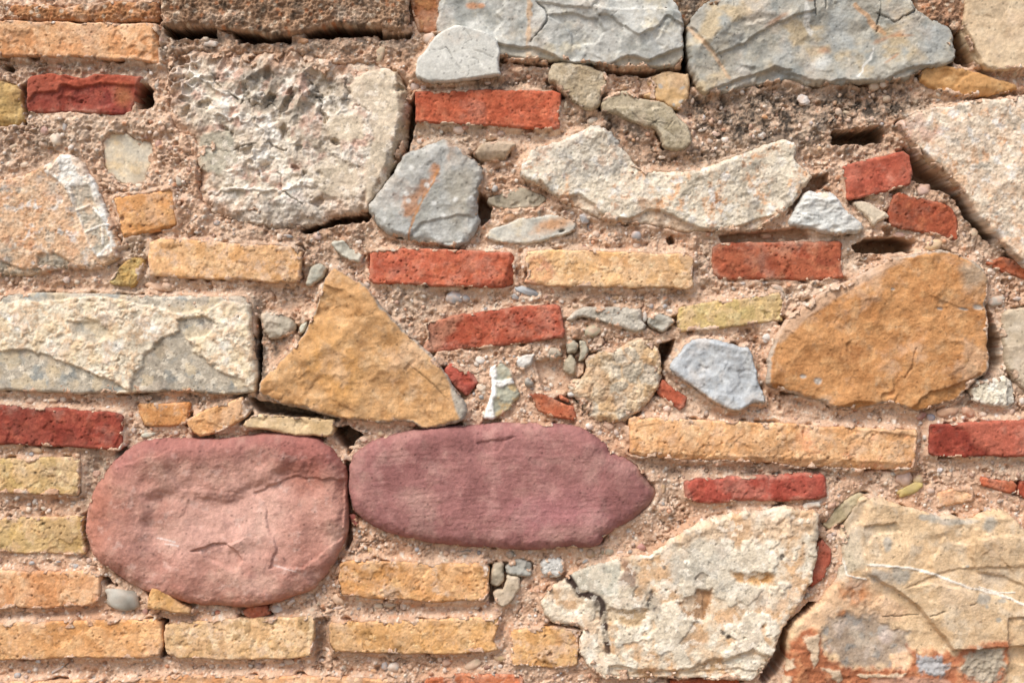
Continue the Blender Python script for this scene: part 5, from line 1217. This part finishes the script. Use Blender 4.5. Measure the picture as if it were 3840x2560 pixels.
PB = {
 '00': '490,1225,55,60,0,e6dcc8 565,1115,20,45,0,a3a6a6 390,1155,35,45,0,a98478 380,1265,55,30,15,b9ac98 1610,1130,32,66,35,c9c5b8 1400,1275,35,40,0,a98070 1855,385,70,28,5,cfc8bc 1800,358,40,18,-10,bcb6aa 1860,88,40,50,0,cfa882 780,605,20,20,0,b0b2b0 110,1285,62,22,-25,c5b698 205,1455,40,26,-15,c2b7a0 1440,90,40,22,20,c9ab80 1380,1180,30,24,-30,b5b3a8 1375,740,22,40,10,a6a99f',
 '01': '1555,335,55,52,0,cfc0b4 1425,760,48,50,0,b5a298 1500,772,26,26,0,b5a9a4 2065,728,30,20,0,d6d6d0 1815,1140,55,45,0,dfcbbb 1870,1125,28,24,0,b2765c 1465,1240,30,25,-30,c6c6c0 2185,1170,36,28,0,9c9192 440,365,48,28,0,b5834f 1125,470,48,100,25,b3a283 645,62,26,20,0,d5d8d0 800,60,30,30,0,cfb8a0 915,80,24,28,0,d8c8b4 1655,1150,16,26,-20,c9c9be 2035,1235,22,20,0,d3cbb8 560,100,30,26,0,c5b7a2 1240,1290,40,16,0,b7a184',
 '02': '1740,1040,18,28,0,b5b8ba 1930,1235,35,30,10,e0dcd4 2250,1200,36,34,0,d8d6d0 1845,1180,38,22,10,dcc0ae 1735,1140,50,18,-20,b5b0a6 1800,1245,40,30,0,b1aba0 1370,1385,30,18,0,d5cbbc 760,1060,52,34,-10,bfb6a4 740,1140,62,30,-25,d3cfc6 2275,1035,26,18,10,c58a4a 520,930,24,40,0,b3a68e 1460,930,16,20,0,c5c6c4 1115,1235,20,16,0,c99760 1640,880,24,34,20,dcd2c4 1120,800,16,14,0,d8d4cc 1065,660,60,26,-15,d6d4d0 2170,1210,20,18,0,d0ccc4 1935,1300,40,24,0,a79a88',
 '03': '415,878,56,48,25,dedbd6 1030,760,48,44,-20,bfb096 1110,745,32,32,0,d8d2c4 720,985,34,34,0,b3ab9a 1150,870,42,36,0,b9a88c 1400,705,20,26,0,c6bdae 470,1090,18,18,0,b8b2b0 1100,1090,20,18,0,b5b6b8 790,990,30,16,20,c9bd9e 60,1030,26,20,10,c58f52 550,1310,20,18,0,d9b380 60,940,16,14,0,e0d2c0 690,900,20,24,0,d0a878 1010,1055,28,16,20,a7abae 1600,880,46,16,-15,c9c8c0 40,1190,36,36,0,cfccc4',
 '10': '1580,115,32,48,-10,b0ac9c 1215,155,32,26,0,ddd2bc 580,985,30,30,0,b3b7ba 1745,565,36,18,0,a4a8a6 1715,450,36,14,-35,aaada6 1905,480,30,22,0,a2a5a6 2000,465,32,22,10,dcae84 1380,1040,110,40,12,dbb593 1470,1040,50,50,0,d8b89a 1010,850,22,14,0,b9b0a2 2060,580,12,22,20,979a98 100,190,70,50,-20,e0c6a8',
 '11': '1770,1145,72,56,0,a9b0b4 1868,1150,42,36,20,a3aaae 2265,430,70,32,-30,a8763f 2170,700,40,18,-10,c9cac8 2325,1080,34,44,0,a0a8ac 2130,690,20,22,0,d6c6b0 720,425,36,22,10,dcc0ae 560,600,40,30,30,d9c0b4 925,650,30,24,0,ded0c0 300,600,46,18,10,8f9496 230,605,26,32,0,e2d4c2 1220,605,44,26,0,9c7a5a 2050,1240,18,14,0,8e969a 2130,180,26,34,20,a9a9a6 1850,690,34,28,0,bd9a80 1000,1030,30,24,30,b5aca0',
 '12': '190,1090,114,38,14,a3a9ad 85,1132,42,32,0,8f989c 145,1175,22,16,0,a3aaa2 755,1440,82,54,-15,a9a486 690,440,45,58,-20,9da5aa 735,520,22,36,-15,8f999f 1145,595,46,40,0,a5a8ac 1150,678,34,26,0,c8b8a6 1278,1215,26,26,0,a0a6aa 1395,1220,26,20,-30,a6aaab 1440,1265,42,22,0,ded8ce 1220,1310,24,50,0,c9c8c0 895,1150,26,20,0,a6a9a9 955,1175,18,14,0,9fa3a5 1850,1065,42,18,10,c0a07a 2295,1495,36,36,0,dcd9d4 1800,590,20,16,0,d8cfc2 1190,1145,30,16,-20,9c9c90 790,580,34,30,0,e2d6c6 965,1140,30,18,0,c4a070 685,690,22,10,-20,7d4a48 1810,650,24,18,0,d2b894 680,600,18,10,0,8f8a84 2085,1018,28,16,0,b4b2ae 1770,945,18,14,0,ece2d8 1350,570,12,12,0,efe4d4 1055,575,16,18,0,efe8dc',
 '13': '1925,570,42,42,30,d3c4a6 1475,190,78,55,-20,c3a496 85,1495,36,36,-20,d3d2cc 2110,1172,82,44,-15,bab6aa 1560,675,84,46,-10,dcbf90 190,1060,66,24,25,b3a898 2140,970,18,18,0,d9d6cc 2075,910,38,30,30,d9d4c8 95,590,50,28,0,d3b494 240,630,36,22,0,dcc2a2 1270,585,60,24,0,b58f84 2310,1150,40,20,0,b5b6b8 1155,290,10,16,0,6d5a4e 1175,235,28,14,0,8f8074 2240,965,16,18,0,dcdcd8',
 '20': '1295,848,66,24,-12,b9bfae 1170,810,25,28,0,9da3a3 320,980,52,30,10,d9b98c 270,1020,25,20,10,a0a4a8 370,1500,26,28,-40,b9b9a6 240,1510,26,26,20,e6d2b8 265,540,42,36,0,c3a78e 1125,515,28,20,0,6f6258 1620,805,32,32,0,c3a082 545,535,34,30,0,c6bcae 1465,520,24,20,0,a8a498 1660,870,34,26,20,bc9a84 455,545,44,18,0,d2b48e 970,510,40,14,0,8f8e86 1760,572,16,16,0,e2d2bc 30,822,14,16,0,d6dade 840,1195,40,34,0,b18a74',
 '21': '2000,190,52,34,20,e6e2da 1125,840,32,28,0,ddc49a 970,890,40,24,15,d6bca4 1695,222,16,12,0,5f5a54 2010,515,24,26,0,8f9a9c 2010,430,46,34,10,e4d4bc 1945,490,16,20,0,8f9ca0 1845,238,26,14,20,dccab4 900,960,60,18,0,c9b08e 2330,190,26,34,0,e6e2da',
 '22': '730,775,36,28,30,e2ddd4 1385,1320,22,46,0,a3895a 1370,1455,32,20,25,8f9899 1565,415,32,24,20,aaa49a 2095,1170,32,18,0,bdb9b2 1865,1105,28,18,0,d2c3ac 1010,880,22,28,20,e6d8c6 900,770,60,36,30,bf9e84 970,830,26,30,-20,b9aca4 1540,1315,12,16,0,efe4d8 290,130,12,22,0,b0aeaa 65,158,14,12,0,a0a19f 370,460,32,24,0,77736c 700,390,34,24,0,b0a284 2300,10,40,28,-20,d6d4d0 1420,620,36,30,0,e0c6b4',
 '23': '1450,680,52,38,-20,a4685f 1540,695,40,34,10,9a9ba6 1690,640,96,42,-12,d9ab82 1875,645,72,44,35,cf9e7c 490,1465,88,30,-10,dcd6c6 660,1470,44,28,-35,c39a80 1300,1235,74,72,0,cdae9c 1360,1330,120,44,-25,b8a35c 1430,1250,52,50,-40,c5b07a 1620,1160,28,24,0,d9d4d2 2255,645,26,36,30,a08c80 2000,670,40,28,0,dcc9b4 2350,550,26,34,0,d8d0c6 1540,1350,40,36,0,c0a896 535,1225,32,14,5,d9c9b4 650,690,14,10,0,f0e6dc 2195,650,20,14,0,7d4a48 1205,1195,24,20,0,a9a49a 720,1375,12,12,0,8d8c88 1160,740,18,12,0,ddd4c8 870,620,34,22,0,cd8f66 2050,1520,60,40,30,a3a6a6',
 '30': '1072,820,166,94,10,a9a69a 770,480,26,26,0,c3b4ac 655,525,34,22,0,a4aaab 275,497,30,20,0,9fa2a3 1270,935,28,32,0,8f6258 1345,925,26,18,-15,bd8146 1545,922,18,18,0,ece4da 340,1355,26,22,0,aeb0b0 1710,1420,24,17,-15,4c4a48 1540,1455,22,18,20,e6dccc 150,1490,32,26,0,a0a4a6 225,1505,20,20,0,9aa1a8 470,1455,92,12,-30,a8afae 2275,1410,32,36,0,a58f85 1912,940,24,28,30,b25a3a 505,487,24,9,0,8c8e92 920,605,22,16,0,b0b0ac 965,605,18,14,0,b5b0a4 240,1455,20,18,0,8f9599 1320,1420,14,18,0,7d7770 380,915,24,14,0,a8a090 740,890,20,30,-20,d6c2aa 435,940,26,20,0,dcb89a 1485,1170,36,26,-20,b07f50 1860,1415,26,22,0,bfae9c 120,1320,30,14,0,d2a878',
 '31': '200,910,60,42,0,c9c5bc 325,845,44,22,-42,e2dcd2 1030,395,36,24,55,bf9a5e 1440,378,22,22,0,b3bbc2 1860,408,64,20,-14,8f8b7a 2265,420,42,36,10,8a8d80 1320,880,32,42,-10,d6d4cc 745,820,62,46,40,dcbc9a 740,900,46,16,-10,9aa0a2 1155,1410,30,38,0,9a9da0 1235,1425,56,52,0,d6d2c8 1940,1395,82,38,-28,cdb694 2170,1340,56,26,10,c5ab74 35,1410,34,38,0,9a877c 2175,1410,26,20,0,d9cfc4 655,1285,40,16,42,e2d6c6 1200,870,55,26,0,b5a58c 1700,1380,44,40,0,bd9478 1100,880,44,24,0,a89a82 1990,410,20,22,0,7d8080 845,390,14,14,0,e0d8cc 640,1480,0.5,0.5,0,c0c0c0 2060,1420,28,22,0,7d5648 1915,935,22,14,0,7f8588 1970,895,24,16,0,9aa09c 300,1375,52,34,0,c9c0ac 1040,345,20,14,0,8a908e 930,222,16,14,0,8a9090 1645,1345,26,36,0,cdb59a 2170,990,20,20,0,e6e2dc 1380,1420,22,24,0,c6a07c 1060,1452,30,18,15,c28c48 925,905,18,12,0,8f9294 1490,905,20,18,0,dcc6b0 380,930,30,16,-40,d2b08a 1700,410,28,26,0,b08868',
 '32': '1190,360,40,32,10,b98076 905,400,40,32,0,96927e 1000,405,30,14,0,ece4dc 740,415,40,46,0,a58f6e 695,485,28,14,-30,a3a9ac 850,395,20,34,0,8f8a72 1515,145,14,14,0,8d9296 270,745,26,22,0,b98a68 255,965,18,14,0,e2dcd6 195,1065,14,18,0,a2957e 480,1465,12,18,30,9ca4aa 455,1490,16,12,0,e6e0d8 25,425,40,34,0,85897e',
 '33': '650,270,52,42,30,cdc9c6 2310,255,44,36,20,ece8e2 1690,78,36,42,0,d8c6ac 1945,52,30,32,0,d6ac8c 615,60,18,28,0,e0cab4 685,245,24,18,0,8d8d92 1500,60,24,16,0,a3a3a0',
}
k = 0
for t, s in PB.items():
    for w in s.split():
        q = w.split(','); rx, ry = float(q[2]), float(q[3])
        if rx < 2: continue
        k += 1
        lab = 'large oval grey pebble in the mortar under the pink sandstone' if (t == '30' and rx > 150) else None
        pebble(t, float(q[0]), float(q[1]), rx, ry, float(q[4]), q[5], 300 + k * 7, label=lab)

# loose fine gravel bedded in the mortar, too small to pick apart
rg = random.Random(5)
VS, FS, CS = [], [], []; nv = 0; made = 0
for i in range(9000):
    px, py = rg.uniform(-40, 3880), rg.uniform(-40, 2600)
    hh, dd = mh(px, py)
    if dd > -9 or hh < -28: continue
    r = 3.2 + 7.5 * rg.random() ** 2.6
    X, Y, H, c, f = pebble_geo(px, py, r * rg.uniform(.9, 1.5), r, rg.uniform(0, 180), hx(rg.choice(['d9d0c2', 'c9bda8', 'b3aca0', 'e6dac6', 'c88a5e', 'b08c78', 'd2b18e', 'a09a92', 'cbb294', 'efe6da', 'dcc2a4', 'cfa888'])) * rg.uniform(.75, 1.05), i, ICO1, lift=.35)
    VS.append(to_world(X, Y, H)); FS.append(f + nv); CS.append(c); nv += len(X); made += 1
    if made > 1100: break
g = link_mesh('gravel', np.concatenate(VS), np.zeros((0, 4), np.int32), np.concatenate(FS), np.concatenate(CS), 'pebble', (0, 0, 0))
g['kind'] = 'stuff'

# ------------------------------------------------------------------ the wall goes on beyond the picture: more of the same bricks and stones
srcs = [BUILT[k] for k in ('b_pale', 'b_red', 'b_long', 's_flat', 's_blue', 's_rust', 's_tri', 's_och', 's_purple', 's_block', 's_cream')]
rects = []
for o in list(wall.children):
    if o.name.startswith(('brick', 'stone')):
        xs = [c[0] + o.location.x for c in o.bound_box]; zs = [c[2] + o.location.z for c in o.bound_box]
        rects.append((min(xs), max(xs), min(zs), max(zs)))
rects.append((-0.97, 0.97, ZC - .65, ZC + .65))
rf = random.Random(21)
for i in range(2600):
    s = srcs[rf.randrange(11)] if i < 900 else srcs[rf.randrange(6)] if i < 1700 else srcs[rf.randrange(3)]
    bb = s.bound_box; hw = (bb[4][0] - bb[0][0]) / 2; hz = (bb[1][2] - bb[0][2]) / 2
    px, pz = rf.uniform(-1.95, 1.95), rf.uniform(0.1, 2.55)
    q = (px - hw - .006, px + hw + .006, pz - hz - .006, pz + hz + .006)
    if q[0] < -1.98 or q[1] > 1.98 or q[2] < .02 or q[3] > 2.58: continue
    if any(q[0] < b[1] and q[1] > b[0] and q[2] < b[3] and q[3] > b[2] for b in rects): continue
    rects.append(q)
    c = s.copy(); COL.objects.link(c); c.parent = wall
    if 'label' in c: del c['label']
    c.location = (px, s.location.y, pz)
    c.rotation_euler = (0, math.radians(rf.uniform(-3, 3)) + (math.pi if rf.random() < .5 else 0), 0)

# body of the wall behind its face, and the ground
bm = bmesh.new()
bmesh.ops.create_cube(bm, size=1.0)
for v in bm.verts:
    v.co = (v.co.x * 4.0, 0.24 + (v.co.y + .5) * .40, (v.co.z + .5) * 2.6)
bmesh.ops.bevel(bm, geom=bm.edges[:], offset=0.02, segments=2, affect='EDGES')
me = bpy.data.meshes.new('core'); bm.to_mesh(me); bm.free()
a = me.attributes.new('Col', 'FLOAT_COLOR', 'POINT')
a.data.foreach_set('color', np.tile(np.append(hx('a98465'), 1).astype(F), len(me.vertices)))
me.materials.append(M['mortar'])
o = bpy.data.objects.new('core', me); COL.objects.link(o); o.parent = wall

gm_ = bpy.data.materials.new('dry_earth'); gm_.use_nodes = True
nt = gm_.node_tree; b = nt.nodes['Principled BSDF']; b.inputs['Roughness'].default_value = .95
nz = nt.nodes.new('ShaderNodeTexNoise'); nz.inputs['Scale'].default_value = 6; nz.inputs['Detail'].default_value = 8
cr = nt.nodes.new('ShaderNodeValToRGB')
cr.color_ramp.elements[0].position = .3; cr.color_ramp.elements[0].color = (.16, .12, .085, 1)
cr.color_ramp.elements[1].position = .7; cr.color_ramp.elements[1].color = (.32, .25, .18, 1)
tcg = nt.nodes.new('ShaderNodeTexCoord')
nt.links.new(tcg.outputs['Object'], nz.inputs['Vector']); nt.links.new(nz.outputs['Fac'], cr.inputs['Fac']); nt.links.new(cr.outputs[0], b.inputs['Base Color'])
bp = nt.nodes.new('ShaderNodeBump'); bp.inputs['Distance'].default_value = .03; nt.links.new(nz.outputs['Fac'], bp.inputs['Height']); nt.links.new(bp.outputs[0], b.inputs['Normal'])
me = bpy.data.meshes.new('ground')
me.from_pydata([(-150, -150, 0), (150, -150, 0), (150, 150, 0), (-150, 150, 0)], [], [(0, 1, 2, 3)])
me.materials.append(gm_)
o = bpy.data.objects.new('ground', me); COL.objects.link(o); o['kind'] = 'structure'
